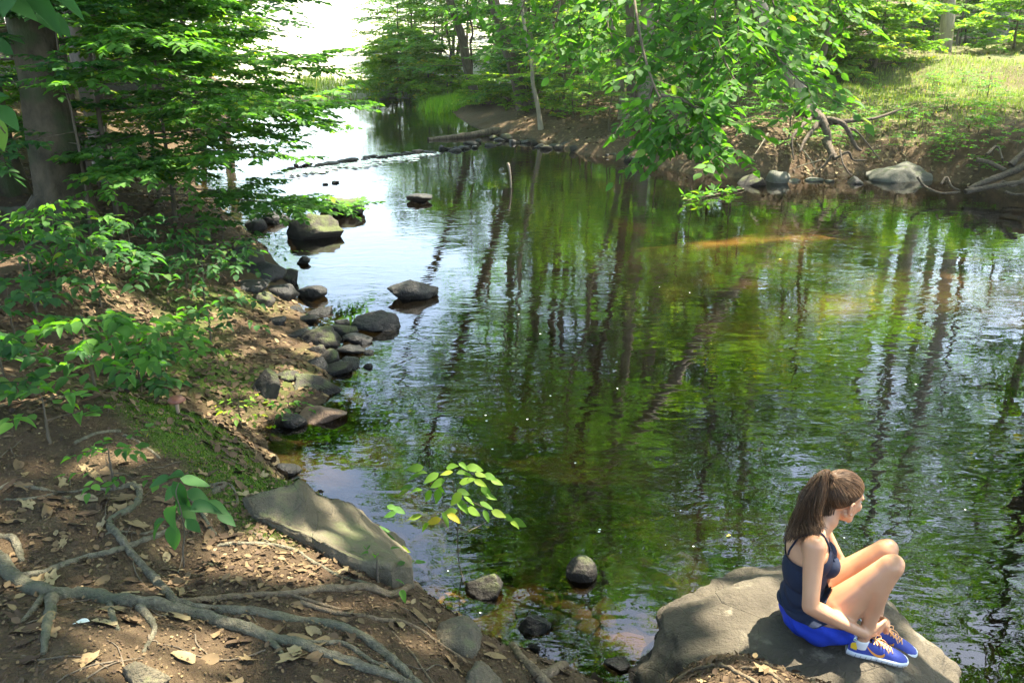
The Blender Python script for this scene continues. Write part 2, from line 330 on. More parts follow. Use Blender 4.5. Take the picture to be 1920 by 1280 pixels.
# ------------------------------------------------------------------ vegetation kit
LS = {'ovate': (np.array([(0, 0, 0), (.26, .30, .05), (.25, .62, .04), (0, 1, -.06), (-.25, .62, .04), (-.26, .30, .05)]), [(0, 1, 2, 3), (0, 3, 4, 5)]),
      'lance': (np.array([(0, 0, 0), (.19, .30, .04), (.17, .62, .03), (0, 1, -.10), (-.17, .62, .03), (-.19, .30, .04)]), [(0, 1, 2, 3), (0, 3, 4, 5)]),
      'diamond': (np.array([(0, 0, 0), (.30, .45, .05), (0, 1, -.04), (-.30, .45, .05)]), [(0, 1, 2, 3)])}
class Leaves:
    def __init__(s): s.p = []; s.d = []; s.n = []; s.s = []; s.t = []
    def add(s, p, d, n, z, t): s.p.append(p); s.d.append(d); s.n.append(n); s.s.append(z); s.t.append(t)
    def arr(s):
        P = np.concatenate(s.p); D = unit(np.concatenate(s.d)); N = np.concatenate(s.n); X = unit(np.cross(D, N)); N = np.cross(X, D)
        return P, D, N, X, np.concatenate(s.s), np.concatenate(s.t)
def leaf_mesh(name, A, shape):
    P, D, N, X, S, T = A; tv, tf = LS[shape]; k = len(tv)
    V = P[:, None, :] + S[:, None, None] * (tv[None, :, 0:1] * X[:, None, :] + tv[None, :, 1:2] * D[:, None, :] + tv[None, :, 2:3] * N[:, None, :])
    Q = (np.arange(len(P))[:, None, None] * k + np.array(tf)[None]).reshape(-1, 4)
    return mk(name, V.reshape(-1, 3), Q, None, {'tint': np.repeat(T, k)}, smooth=False)
def spray(LV, g, p0, d, L, n, size, flat=.35, ang=55, droop=.12, tint=.5):
    t = (np.arange(n) + g.uniform(.2, .8, n)) / n; side = np.where(np.arange(n) % 2, 1, -1) * 1.0
    d = unit(d); up = np.array([0, 0, 1.0]); lat = unit(np.cross(d, up)); 
    P = p0 + d * (t * L)[:, None]; P[:, 2] -= droop * L * t ** 2
    a = np.radians(ang + g.normal(0, 14, n)); a[-1] = 0
    D = d * np.cos(a)[:, None] + lat * (np.sin(a) * side)[:, None]; D[:, 2] -= g.uniform(.0, .45, n)
    N = np.array([0, 0, 1.0]) + g.normal(0, flat, (n, 3))
    LV.add(P, D, N, size * g.uniform(.65, 1.15, n), np.clip(tint + g.normal(0, .2, n), 0, 1))
def grow(seed, H, r0, cb, cr, nl, nsub, ntw, nleaf, lsz, up=.45, flat=.45, bias=(0, 0), wander=.05, low=.75, twl=.55, droop=.15, sides=10, flare=.6):
    g = np.random.default_rng(seed); W = MB(); LV = Leaves(); n = 16
    z = np.linspace(0, H, n); xy = np.cumsum(g.normal(0, wander * H / n, (n, 2)), 0); xy -= xy[0]
    path = smooth_path(np.column_stack([xy, z]), 34); t = np.linspace(0, 1, 34)
    rad = r0 * ((1 - t) ** .8 * .92 + .08) * (1 + flare * np.exp(-t * H / .35)); path[0, 2] = -.25
    W.add(*tube(path, rad, sides, bump=.05, seed=seed))
    for k in range(nl):
        f = (k + g.uniform(0, .8)) / nl; h = cb + (H * .97 - cb) * f; i = np.clip(h / H * 33, 0, 32.9); p = path[int(i)] + (path[int(i) + 1] - path[int(i)]) * (i % 1)
        az = k * 2.39996 + g.normal(0, .35); hv = np.array([math.cos(az) + bias[0], math.sin(az) + bias[1], 0]); m = np.linalg.norm(hv)
        L = cr * (low + (1 - low) * math.sin(math.pi * min(1, f * 1.6))) * (1 - .72 * f ** 2.2) * g.uniform(.75, 1.15) * (.45 + .55 * m)
        hv = unit(hv); u = up * (1 + .9 * f) + g.normal(0, .1)
        s_ = np.linspace(0, 1, 6)[:, None]; lat = np.array([-hv[1], hv[0], 0]) * g.normal(0, .18)
        lp = p + (hv * s_ + lat * s_ ** 2) * L + np.array([0, 0, 1]) * (u * s_ - droop * s_ ** 2 * 1.2) * L
        r1 = rad[int(i)] * .42
        W.add(*tube(lp, np.linspace(r1, r1 * .18, 6), 5))
        for j in range(nsub):
            q = .22 + .78 * (j + g.uniform(.1, .9)) / nsub; a = lp[min(4, int(q * 5))] + (lp[min(5, int(q * 5) + 1)] - lp[min(4, int(q * 5))]) * (q * 5 % 1)
            sgn = 1 if j % 2 else -1; ang = math.radians(g.uniform(25, 65)) * sgn
            dv = np.array([hv[0] * math.cos(ang) - hv[1] * math.sin(ang), hv[0] * math.sin(ang) + hv[1] * math.cos(ang), g.normal(.05, .16)])
            sl_ = L * g.uniform(.28, .5) * (1.15 - .4 * q); e = a + dv * sl_ + np.array([0, 0, -droop * .5 * sl_])
            mid = (a + e) / 2 + g.normal(0, .05, 3) * sl_
            W.add(*tube(np.array([a, mid, e]), np.array([r1 * .3, r1 * .2, r1 * .08]), 3))
            tn = .5 + g.normal(0, .16)
            for w_ in range(ntw):
                q2 = (w_ + .6) / ntw; b0 = a + (e - a) * q2; an2 = math.radians(g.uniform(10, 70)) * (1 if w_ % 2 else -1)
                tv = np.array([dv[0] * math.cos(an2) - dv[1] * math.sin(an2), dv[0] * math.sin(an2) + dv[1] * math.cos(an2), dv[2] * .5 + g.normal(0, .12)])
                spray(LV, g, b0, tv, twl * g.uniform(.6, 1.2), nleaf, lsz, flat, tint=tn, droop=droop)
    return W, LV
FLECK = [((1.53, 3.40, 1.13), .15), ((1.70, 3.30, .82), .13), ((-.2, 4.1, .78), .42), ((5.7, 10.2, 0), 1.3), ((1.5, 5.5, 3.1), .3), ((-1.2, 2.1, 1.2), .22), ((-.35, 2.5, 1.0), .16), ((-2.1, 6.2, .4), .25), ((-2.6, 13.4, .3), .8)]
def gaps(A, org=(0, 0, 0)):
    """leave gaps in a crown where the photograph shows sun flecks on the ground"""
    P = A[0] + np.asarray(org); k = np.ones(len(P), bool); d = np.array(sd)
    for c_, r_ in FLECK:
        q = P - np.array(c_); t_ = q @ d; k &= ~((t_ > 0.8) & (np.linalg.norm(q - t_[:, None] * d, axis=1) < r_))
    return tuple(a[k] for a in A)
def tree_obj(name, seed, mat_leaf, mat_bark, shape='diamond', **kw):
    W, LV = grow(seed, **kw); root = empty(name, (0, 0, 0))
    kid(root, ob('trunk', W.mesh('trunk'), mat_bark, root)); kid(root, ob('crown', leaf_mesh('crown', LV.arr(), shape), mat_leaf, root)); return root
def place(root, p, scale=1.0, spin=0.0, tilt=0.0, tdir=0.0, first=[]):
    """tilt in degrees towards compass direction tdir (0 = +X, 90 = +Y)"""
    o = root if root.name not in first else copy_tree(root)
    if o is root: first.append(root.name)
    ax = Vector((-math.sin(R(tdir)), math.cos(R(tdir)), 0))
    o.matrix_world = Matrix.Translation(Vector(p)) @ Matrix.Rotation(R(tilt), 4, ax) @ Matrix.Rotation(R(spin), 4, 'Z') @ (Matrix.Diagonal((*((scale,) * 3 if not hasattr(scale, '__len__') else scale), 1)))
    return o
TALL = dict(nl=22, nsub=6, ntw=5, nleaf=12, flat=.5, twl=.75)
T = [tree_obj('forest_tree', 11, M['leaf_far'], M['bark'], H=18, r0=.24, cb=8.0, cr=4.6, lsz=.17, wander=.05, **TALL),
     tree_obj('forest_tree', 12, M['leaf'], M['bark'], H=19, r0=.20, cb=9.0, cr=4.2, lsz=.16, wander=.07, **TALL),
     tree_obj('forest_tree', 13, M['leaf_far'], M['bark'], H=16, r0=.14, cb=7.0, cr=3.6, lsz=.15, wander=.09, **TALL),
     tree_obj('forest_tree', 14, M['leaf_far'], M['bark_pale'], H=20, r0=.27, cb=10, cr=4.8, lsz=.17, wander=.04, **TALL),
     tree_obj('slender_tree', 15, M['leaf'], M['bark_pale'], H=13, r0=.085, cb=4.5, cr=2.4, lsz=.14, wander=.12, nl=14, nsub=5, ntw=4, nleaf=16, twl=.6)]
T.append(tree_obj('canopy_tree', 16, M['leaf'], M['bark'], H=19, r0=.28, cb=6.5, cr=6.0, lsz=.2, wander=.04, **{**TALL, 'nleaf': 26}))
UN = [tree_obj('understory_tree', 21, M['leaf'], M['twig'], H=5.2, r0=.05, cb=.9, cr=2.5, nl=15, nsub=6, ntw=4, nleaf=14, lsz=.13, up=.12, flat=.3, droop=.12, wander=.12, twl=.5),
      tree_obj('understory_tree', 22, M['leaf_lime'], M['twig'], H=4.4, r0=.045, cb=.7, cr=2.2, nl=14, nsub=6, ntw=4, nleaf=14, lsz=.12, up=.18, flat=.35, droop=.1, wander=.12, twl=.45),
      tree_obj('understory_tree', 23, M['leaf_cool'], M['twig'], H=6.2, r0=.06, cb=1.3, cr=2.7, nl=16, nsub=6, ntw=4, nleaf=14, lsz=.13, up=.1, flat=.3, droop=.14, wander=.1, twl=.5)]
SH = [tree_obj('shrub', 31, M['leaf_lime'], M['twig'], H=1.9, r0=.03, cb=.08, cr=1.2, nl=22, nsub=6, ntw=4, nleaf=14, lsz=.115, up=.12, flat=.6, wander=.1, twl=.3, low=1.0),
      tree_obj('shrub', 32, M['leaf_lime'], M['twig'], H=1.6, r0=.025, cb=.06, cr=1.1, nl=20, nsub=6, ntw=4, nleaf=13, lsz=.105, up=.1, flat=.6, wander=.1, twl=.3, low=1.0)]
def G(x, y): return (x, y, gz(x, y))

# ---- trees whose trunks the photograph shows
def vis(root, px, py, scale, spin, tilt, tdir, label, cat='tree', group=None):
    return tag(place(root, gp(px, py), scale, spin, tilt, tdir), label, cat, group)
vis(T[1], 893, 188, .95, 20, 17, 180, 'slim trunk leaning left over the stream beside the bright grass tuft')
vis(T[0], 985, 205, .9, 80, 19, 170, 'dark trunk with flaking bark leaning over the leafy low bank')
vis(T[4], 1000, 200, 1.1, 10, 4, 180, 'slender pale trunk standing close behind the flaking leaning tree')
vis(T[4], 1014, 243, .75, 140, 9, 150, 'thin pale sapling rising from the stones at the water edge')
vis(T[2], 1072, 195, 1.15, 200, 7, 180, 'brown trunk standing in dry leaves on the shaded slope')
vis(T[2], 1048, 186, 1.2, 290, 3, 180, 'straight dark trunk set back on the shaded slope')
vis(T[4], 1165, 222, 1.0, 70, 6, 180, 'thin dark stem growing on the bank above the black water')
vis(T[2], 1187, 226, .9, 310, 10, 180, 'young tree with a tilted brown stem above the black water')
vis(T[3], 1204, 222, (.7, .7, 1), 120, 2, 180, 'stout dark tree at the edge of the shaded bank')
vis(T[3], 1512, 208, (.72, .72, .95), 40, 30, 176, 'grey tree leaning far out from the undercut bank')
vis(T[3], 1770, 100, (.68, .68, 1.35), 250, 0, 0, 'sunlit tree standing alone on the grassy bank')
vis(T[0], 1708, 62, .8, 15, 1, 0, 'pale trunk among bushes behind the grassy bank')
vis(T[1], 1880, 62, .95, 190, 1, 0, 'grey trunk beyond the grass behind low bushes')
# ---- woods behind
def clear_ok(x, y, m=1.0):
    if river_sd(x, y)[0] < m: return False
    if 7 < x < 30 and 17 < y < 33: return False
    u = x / (y + 1e-6)
    if y > 24 and -.31 < u < -.12 and y < 140: return False
    if y > 36 and x < -1.5 and x > -22 and y < 50: return False
    return True
g = np.random.default_rng(99); spots = []
def scatter(n, x0, x1, y0, y1, dmin, m=1.2):
    out = []; tries = 0
    while len(out) < n and tries < 4000:
        tries += 1; x, y = g.uniform(x0, x1), g.uniform(y0, y1)
        if not clear_ok(x, y, m) or any((x - a) ** 2 + (y - c_) ** 2 < dmin ** 2 for a, c_ in spots): continue
        spots.append((x, y)); out.append((x, y))
    return out
FAR = 'trees of the woods behind the banks'
LF = ['broadleaf tree in the woods behind the stream banks']
for k, (x, y) in enumerate(scatter(14, 0, 14, 41, 58, 2.8) + scatter(18, 14, 48, 40, 66, 3.4) + scatter(18, -2, 40, 52, 95, 4) + scatter(20, -34, -7.5, 12, 52, 3.2) + scatter(8, -50, -24, 50, 100, 6)):
    where = 'on the left bank behind the beeches' if x < -6 and y < 53 else 'in the far woods beyond the clearing' if y > 52 else 'in the woods behind the right bank'
    kd = ('brown barked broadleaf tree', 'fresh green broadleaf tree', 'slim broadleaf tree', 'pale barked broadleaf tree')[k % 4]
    tag(place(T[k % 4], G(x, y), g.uniform(1.25, 1.65) if y > 38 else g.uniform(.85, 1.2), g.uniform(0, 360), g.uniform(0, 5), g.uniform(0, 360)), kd + ' ' + where, 'tree', kd + 's ' + where)
US = 'young understory trees in the woods'
for k, (x, y) in enumerate(scatter(52, .2, 12, 23, 46, 1.2, .9) + scatter(34, 8, 34, 33, 46, 1.3) + scatter(26, -16, -6.0, 12, 34, 1.4) + scatter(18, -8, 12, 46, 64, 1.8)):
    tag(place(UN[k % 3], G(x, y), g.uniform(.45, 1.05) if y < 40 and x > 0 else g.uniform(.8, 1.8), g.uniform(0, 360)), *(lambda a: (a, 'tree', a + ', all alike'))(('green', 'lime green', 'dark blue green')[k % 3] + ' layered understory tree ' + ('beside the beeches of the left bank' if x < -5 and y < 35 else 'under the woods beyond the clearing' if y > 46 else 'under the woods of the right bank')))
for px, py, k, s, lab in [(745, 175, 1, 1.2, 'layered tree beside a white stem at the head of the stream'), (780, 172, 0, 1.2, 'green tree in the corner where the stream bends'), (815, 176, 1, 1.2, 'tree above the far sandy shore'), (845, 180, 1, 1.6, 'lime tree hanging over the bright grass tuft'), (880, 190, 0, 1.3, 'green tree at the foot of the slim leaning trunk')]:
    p = gp(px, py); tag(place(UN[k], p, s, px), lab, 'tree')
for x, y, k, s in [(13.2, 12.2, 0, 1.6), (13.4, 15.4, 1, 1.7), (13.5, 10.8, 2, 1.7), (14.8, 13.5, 1, 2.0), (16.5, 10, 0, 2.0), (14.5, 16.5, 2, 1.8)]:
    tag(place(UN[k], G(x, y), s, x * 77), 'bushy young tree leaning from the right bank further downstream', 'tree', 'young trees along the downstream right bank')
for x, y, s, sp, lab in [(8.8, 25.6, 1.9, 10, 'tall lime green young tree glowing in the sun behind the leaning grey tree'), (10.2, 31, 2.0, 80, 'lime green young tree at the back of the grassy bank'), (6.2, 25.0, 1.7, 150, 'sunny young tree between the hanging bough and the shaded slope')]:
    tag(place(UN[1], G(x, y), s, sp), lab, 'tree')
# ---- trees outside the frame that shade the stream
for x, y, k, s, sp, ti, td in [(16.2, 14.2, 3, 1.3, 50, 3, 200), (17, 7.5, 0, 1.3, 100, 5, 180), (15.5, 17.5, 1, 1.2, 30, 4, 200), (13.6, 9.2, 2, 1.1, 75, 3, 190), (14.5, 21.5, 0, .9, 40, 0, 0), (18, 17, 3, 1.0, 99, 0, 0), (9.5, -3, 5, 1.2, 200, 6, 90),
                               (2.2, -4, 5, 1.1, 10, 0, 0), (-4.4, 1.4, 5, 1.05, 60, 8, 30), (-7.8, 6.8, 5, 1.1, 170, 8, 20), (21, 13, 1, 1.3, 120, 0, 0), (-5, -4, 5, 1.1, 0, 0, 0)]:
    tag(place(T[k], G(x, y), s, sp, ti, td), 'tall canopy tree shading the stream', 'tree', 'tall canopy trees shading the stream')
# ------------------------------------------------------------------ big beech and neighbours on the left bank
beech = dict(nl=26, nsub=7, ntw=5, nleaf=22, flat=.4, twl=.8)
W, LV = grow(41, H=19, r0=.26, cb=7, cr=8.5, bias=(.7, .05), lsz=.34, wander=.02, sides=20, flare=.75, **beech)
root = empty('beech_tree', gp(126, 425)); tag(root, 'stout smooth grey beech trunk with a cleft flared base on the left bank', 'tree')
ob('trunk', W.mesh('trunk'), M['bark_beech'], root); ob('crown', leaf_mesh('crown', gaps(LV.arr(), root.location), 'diamond'), M['leaf'], root)
g = np.random.default_rng(5)
for k, (a, L, r) in enumerate([(-60, .75, .10), (-20, .55, .085), (-115, .8, .11), (160, .9, .10), (200, .6, .09), (-85, .55, .07)]):
    ca, sa = math.cos(R(a)), math.sin(R(a)); bx, by, bz = root.location; pts = []
    for t in np.linspace(0, 1, 6):
        x, y = ca * (.2 + L * t), sa * (.2 + L * t); pts.append((x, y, max(gz(bx + x, by + y) - bz, -.6) + (.30 * (1 - t) ** 2.2 - .03)))
    ob('buttress_root', (lambda m: (m.add(*tube(smooth_path(pts, 12), np.linspace(r * 1.7, r * .45, 12), 8, bump=.04, seed=k)), m.mesh('buttress_root'))[1])(MB()), M['bark_beech'], root)
tag(place(tree_obj('beech_tree', 42, M['leaf'], M['bark_beech'], H=18, r0=.20, cb=7, cr=4.5, lsz=.15, wander=.02, sides=14, **beech), gp(10, 352), 1, 30, 2, 180), 'second smooth grey beech trunk further back on the left bank', 'tree')
tag(place(tree_obj('pine_tree', 43, M['leaf_cool'], M['bark_pale'], H=16, r0=.13, cb=7, cr=3.5, lsz=.15, wander=.03, **beech), gp(200, 345), 1, 30, 1, 180), 'slim pinkish trunk lit by sun just behind the stout beech', 'tree')

# ---- single-leaf template
def leaf_hd(name, ww, droop=.18, fold=.10, n=7, wav=0.0):
    t = np.linspace(0, 1, n); wv = ww * np.sin(np.pi * t ** .8) ** .9 * (1 - .25 * t); z = -droop * t ** 2
    g = np.random.default_rng(hash(name) % 99 if False else len(name)); zz = wav * np.sin(t * 9)
    V = []; 
    for i in range(n): V += [(-wv[i], t[i], z[i] + fold * wv[i] / ww + zz[i]), (0, t[i], z[i]), (wv[i], t[i], z[i] + fold * wv[i] / ww - zz[i])]
    Q = []
    for i in range(n - 1):
        a = i * 3; Q += [(a, a + 1, a + 4, a + 3), (a + 1, a + 2, a + 5, a + 4)]
    return mk(name, V, Q)
LM = {}
for kd, w0, d0, f0 in (('broad', .30, .18, .10), ('narrow', .21, .25, .10), ('oval', .27, .10, .05)):
    for v_, (a_, d_, f_, wv_) in enumerate(((1, 1, 1, 0), (.85, 2.2, 2.0, .012), (1.12, .2, .4, .02), (.92, 1.4, 3.2, .03))): LM[kd if v_ == 0 else kd + str(v_)] = leaf_hd('leaf', w0 * a_, d0 * d_, f0 * f_, 7, wv_)
def leaf_var(kind, m):
    key = (kind, m.name)
    if key not in LM: me = LM[kind].copy(); me.materials.clear(); me.materials.append(m); LM[key] = me
    return LM[key]
def leaf_parts(parent, A, kind, m, off=(0, 0, 0), name='leaf'):
    P, D, N, X, S, Tn = A; mes = [leaf_var(kind + v_, m) for v_ in ('', '1', '2', '3')]; off = np.asarray(off, float)
    for i in range(len(P)):
        o = bpy.data.objects.new(name, mes[(i * 7 + i // 3) % 4]); col.objects.link(o); o.parent = parent; s = S[i]
        o.matrix_local = Matrix(((X[i][0] * s, D[i][0] * s, N[i][0] * s, P[i][0] - off[0]), (X[i][1] * s, D[i][1] * s, N[i][1] * s, P[i][1] - off[1]), (X[i][2] * s, D[i][2] * s, N[i][2] * s, P[i][2] - off[2]), (0, 0, 0, 1)))
        kid(parent, o)
def split_leaves(A, n, eye=(0, 0, CH)):
    d = np.linalg.norm(A[0] - np.asarray(eye), axis=1) / A[4]; idx = np.argsort(d); return tuple(a[idx[:n]] for a in A), tuple(a[idx[n:]] for a in A)
def sapling(name, seed, p, label, m, mo, nobj=300, kind='oval', shape='ovate', cat='sapling', **kw):
    W, LV = grow(seed, **kw); root = empty(name, p); tag(root, label, cat); ob('stem', W.mesh('stem'), M['twig'], root)
    A = LV.arr(); near, rest = split_leaves(A, nobj, np.array([0, 0, CH]) - np.asarray(p)) if nobj < len(A[0]) else (A, None)
    leaf_parts(root, near, kind, mo)
    if rest is not None: tag(ob('foliage', leaf_mesh('foliage', rest, shape), m, root), kind='stuff')
    return root
LEFT = dict(nsub=8, ntw=6, nleaf=16, up=.10, flat=.28, droop=.10, wander=.05, twl=.42, sides=7, flare=.2)
sapling('beech_sapling', 51, gp(222, 428), 'leafy beech sapling in tiers spreading over the stream in front of the stout beech', M['leaf'], M['leaf_obj'], H=4.2, r0=.035, cb=.35, cr=2.0, nl=20, lsz=.11, bias=(.85, -.1), **LEFT)
sapling('beech_sapling', 52, gp(330, 415), 'beech sapling reaching low over the boulders at the water edge', M['leaf'], M['leaf_obj'], H=3.6, r0=.03, cb=.4, cr=2.1, nl=18, lsz=.105, bias=(.7, -.15), **LEFT)
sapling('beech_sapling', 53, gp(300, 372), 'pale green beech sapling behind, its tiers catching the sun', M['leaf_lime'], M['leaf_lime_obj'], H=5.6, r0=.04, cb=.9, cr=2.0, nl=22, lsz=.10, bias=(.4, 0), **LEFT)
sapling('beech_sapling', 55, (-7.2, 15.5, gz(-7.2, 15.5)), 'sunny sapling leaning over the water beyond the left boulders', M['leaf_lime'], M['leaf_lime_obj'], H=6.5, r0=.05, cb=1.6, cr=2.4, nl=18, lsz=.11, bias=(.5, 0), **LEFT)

sapling('beech_sapling', 56, gp(170, 445), 'slender sapling with flat sprays crossing the stout beech trunk', M['leaf_cool'], M['leaf_cool_obj'], H=3.2, r0=.022, cb=.8, cr=1.3, nl=11, lsz=.10, bias=(-.2, -.2), **{**LEFT, 'nsub': 5, 'ntw': 4})
# ---- low plants on the left slope
def low_plant(px, py, seed, H, cr, label, m='leaf_obj', kind='broad', lsz=.085, nl=6, cat='seedling', grp=None, nleaf=6, nsub=2, ntw=1, bias=(0, 0), cb=None):
    W, LV = grow(seed, H=H, r0=.007 + .006 * H, cb=(cb if cb is not None else H * .35), cr=cr, nl=nl, nsub=nsub, ntw=ntw, nleaf=nleaf, lsz=lsz, up=.22, flat=.22, droop=.12, wander=.10, twl=.22 * min(1.6, max(.6, cr / .35)), sides=5, flare=.1, bias=bias)
    p = gp(px, py); root = empty('seedling', p); tag(root, label, cat, grp); ob('stem', W.mesh('stem'), M['twig'], root)
    leaf_parts(root, LV.arr(), kind, M[m]); return root
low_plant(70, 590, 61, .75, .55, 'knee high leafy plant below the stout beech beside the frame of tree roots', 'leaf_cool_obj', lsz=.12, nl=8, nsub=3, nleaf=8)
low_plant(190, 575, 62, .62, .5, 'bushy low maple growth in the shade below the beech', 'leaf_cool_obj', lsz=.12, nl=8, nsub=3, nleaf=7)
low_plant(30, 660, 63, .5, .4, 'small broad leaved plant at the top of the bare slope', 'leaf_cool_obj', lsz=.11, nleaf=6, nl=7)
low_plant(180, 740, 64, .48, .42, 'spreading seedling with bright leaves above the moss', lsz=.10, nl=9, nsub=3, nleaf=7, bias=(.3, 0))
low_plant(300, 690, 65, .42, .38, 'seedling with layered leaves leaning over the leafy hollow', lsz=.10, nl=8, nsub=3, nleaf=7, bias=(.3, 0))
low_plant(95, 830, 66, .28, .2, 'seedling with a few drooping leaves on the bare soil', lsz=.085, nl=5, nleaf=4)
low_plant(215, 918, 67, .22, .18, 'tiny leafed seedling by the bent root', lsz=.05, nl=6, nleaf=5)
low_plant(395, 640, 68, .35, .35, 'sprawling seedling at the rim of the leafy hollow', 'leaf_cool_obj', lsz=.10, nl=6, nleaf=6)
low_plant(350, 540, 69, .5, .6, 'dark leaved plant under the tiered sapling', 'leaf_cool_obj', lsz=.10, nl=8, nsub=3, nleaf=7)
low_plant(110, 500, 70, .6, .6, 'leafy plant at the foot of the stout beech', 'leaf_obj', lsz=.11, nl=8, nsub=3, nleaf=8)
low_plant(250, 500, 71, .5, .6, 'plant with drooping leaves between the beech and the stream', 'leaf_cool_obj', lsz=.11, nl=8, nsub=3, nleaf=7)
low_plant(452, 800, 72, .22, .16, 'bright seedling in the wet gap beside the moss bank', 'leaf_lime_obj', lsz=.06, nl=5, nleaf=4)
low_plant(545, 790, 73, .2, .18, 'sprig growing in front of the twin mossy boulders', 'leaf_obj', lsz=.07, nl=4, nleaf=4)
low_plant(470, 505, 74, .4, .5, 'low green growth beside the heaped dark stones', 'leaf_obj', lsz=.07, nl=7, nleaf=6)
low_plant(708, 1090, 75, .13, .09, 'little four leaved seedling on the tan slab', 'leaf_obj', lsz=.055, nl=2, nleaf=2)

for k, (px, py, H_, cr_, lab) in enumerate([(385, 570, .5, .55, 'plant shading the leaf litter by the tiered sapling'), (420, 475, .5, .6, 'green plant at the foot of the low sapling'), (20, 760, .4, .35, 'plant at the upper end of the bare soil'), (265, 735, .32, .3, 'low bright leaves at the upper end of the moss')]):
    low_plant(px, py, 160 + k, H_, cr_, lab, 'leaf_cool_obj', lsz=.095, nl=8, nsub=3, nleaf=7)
# ---- plants with leaves placed one by one
def px_plant(name, label, base, stems, leaves, Yc, jit, ln, m, kind='oval', seed=0, cat='sapling', sag=.25, r=.004):
    g = np.random.default_rng(seed); root = empty(name, base); tag(root, label, cat); b0 = np.asarray(base)
    for k, st in enumerate(stems):
        P = np.array([atY(a, c_, Yc + dy) if not isinstance(a, str) else b0 for a, c_, dy in st]) - b0
        mb = MB(); mb.add(*tube(smooth_path(P, 5 * len(P)), np.linspace(r, r * .4, 5 * len(P)) * (1 if k == 0 else .55), 5)); ob('stem' if k == 0 else 'twig', mb.mesh('stem'), M['twig'], root)
    Ls = Leaves()
    for (a, c_, dx, dy) in leaves:
        y = Yc + g.uniform(-jit, jit); c0 = atY(a, c_, y); d = np.array([dx, g.uniform(-.5, .2), -dy * .6 - g.uniform(0, sag)]); d = d / np.linalg.norm(d)
        s = ln * g.uniform(.75, 1.2); nrm = np.array([g.normal(0, .3), -.45 + g.normal(0, .25), 1.0])
        Ls.add((c0 - d * s * .5)[None], d[None], nrm[None], np.array([s]), np.array([.5]))
    leaf_parts(root, Ls.arr(), kind, M[m], b0); return root
c6 = lambda L: [(560 + x / 2.782, 820 + y / 2.782, dx, dy) for x, y, dx, dy in L]
bs = gp(884, 1140)
px_plant('water_edge_sapling', 'slim sapling with glowing yellow green leaves rooted at the edge of the water', bs,
    [[('b', 0, 0), (868, 1085, 0), (860, 1050, 0), (858, 1000, .02), (861, 950, .03), (852, 922, .03), (848, 902, .02)], [(852, 922, .03), (870, 905, .0), (885, 890, -.03), (895, 880, -.05)], [(852, 922, .03), (825, 908, .08), (795, 900, .1), (770, 892, .12)],
     [(860, 1035, 0), (875, 1000, .05), (900, 985, .1), (930, 970, .1), (965, 980, .1)], [(861, 980, .02), (835, 975, .1), (800, 975, .1), (775, 970, .1)], [(861, 950, .03), (880, 940, -.05), (905, 950, -.1)]],
    c6([(800, 150, .5, -.8), (860, 150, .7, .3), (605, 160, -.7, -.2), (920, 160, .9, .2), (600, 205, -.8, .2), (690, 210, -.8, .3), (770, 185, -.9, 0), (865, 190, .8, 0), (950, 195, .9, .1), (1000, 205, .9, .3), (950, 238, .8, .3), (980, 282, .7, .6), (1005, 310, .8, .5),
        (610, 278, -.8, .2), (675, 305, -.3, .9), (725, 305, -.2, 1), (545, 285, -.9, .2), (860, 285, .7, .2), (890, 328, .8, .5), (858, 362, .6, .7), (915, 387, .7, .6), (980, 355, .7, .4), (980, 410, .4, .9), (1045, 398, .8, .3), (1095, 420, .8, .5), (1130, 457, .6, .8), (1150, 445, .9, .2),
        (605, 415, -.9, .1), (655, 470, -.5, .8), (702, 436, -.8, .1), (768, 430, .4, .9), (812, 422, .8, .3), (790, 387, -.8, 0), (560, 262, -.8, 0), (745, 270, .2, 1), (722, 240, -.7, .3), (1035, 232, .9, .3), (640, 185, -.6, -.4), (880, 225, .6, -.5), (820, 320, -.5, .6), (920, 770, -.6, .4), (965, 785, .6, .7), (1032, 762, .6, .8), (900, 875, -.7, .2), (920, 880, .8, .2)]),
    bs[1] + .12, .16, .088, 'leaf_lime_obj', seed=3)
px_plant('water_edge_sprig', 'small leafy sprig rising behind the end of the tan slab', gp(700, 1040), [[('b', 0, 0), (702, 1010, 0), (695, 985, 0)], [(702, 1010, 0), (725, 1005, 0), (760, 1030, 0)]],
    c6([(345, 450, -.5, -.6), (380, 470, .6, -.5), (440, 480, .9, .1), (355, 510, -.8, .2), (430, 512, .9, .2), (465, 515, .9, .1), (475, 402, -.6, .1), (550, 585, .8, .1), (490, 365, .9, 0), (525, 380, .8, .3), (400, 520, .4, .7)]), gp(700, 1040)[1] + .1, .08, .09, 'leaf_obj', seed=4)
b1 = gp(345, 1062)
px_plant('broad_leaf_seedling', 'knee high seedling with large drooping dark leaves among the roots', b1, [[('b', 0, 0), (343, 1030, 0), (346, 1000, 0), (340, 960, 0), (330, 925, 0), (335, 905, 0)], [(346, 1005, 0), (372, 975, 0), (400, 955, 0)], [(340, 965, 0), (320, 985, 0), (300, 985, 0)]],
    [(298, 902, -.95, .25), (332, 893, -.2, -.6), (366, 903, .95, .3), (318, 925, -.5, .8), (338, 925, .3, .95), (405, 952, .9, .1), (425, 972, .95, .4), (326, 968, -.3, .9), (352, 962, .5, .8), (362, 985, .8, .5), (292, 988, -.7, .6), (325, 1008, -.1, 1), (345, 945, .2, .8), (385, 955, .6, -.3), (372, 930, .8, .5)],
    b1[1] - .02, .09, .10, 'leaf_cool_obj', 'broad', seed=6)
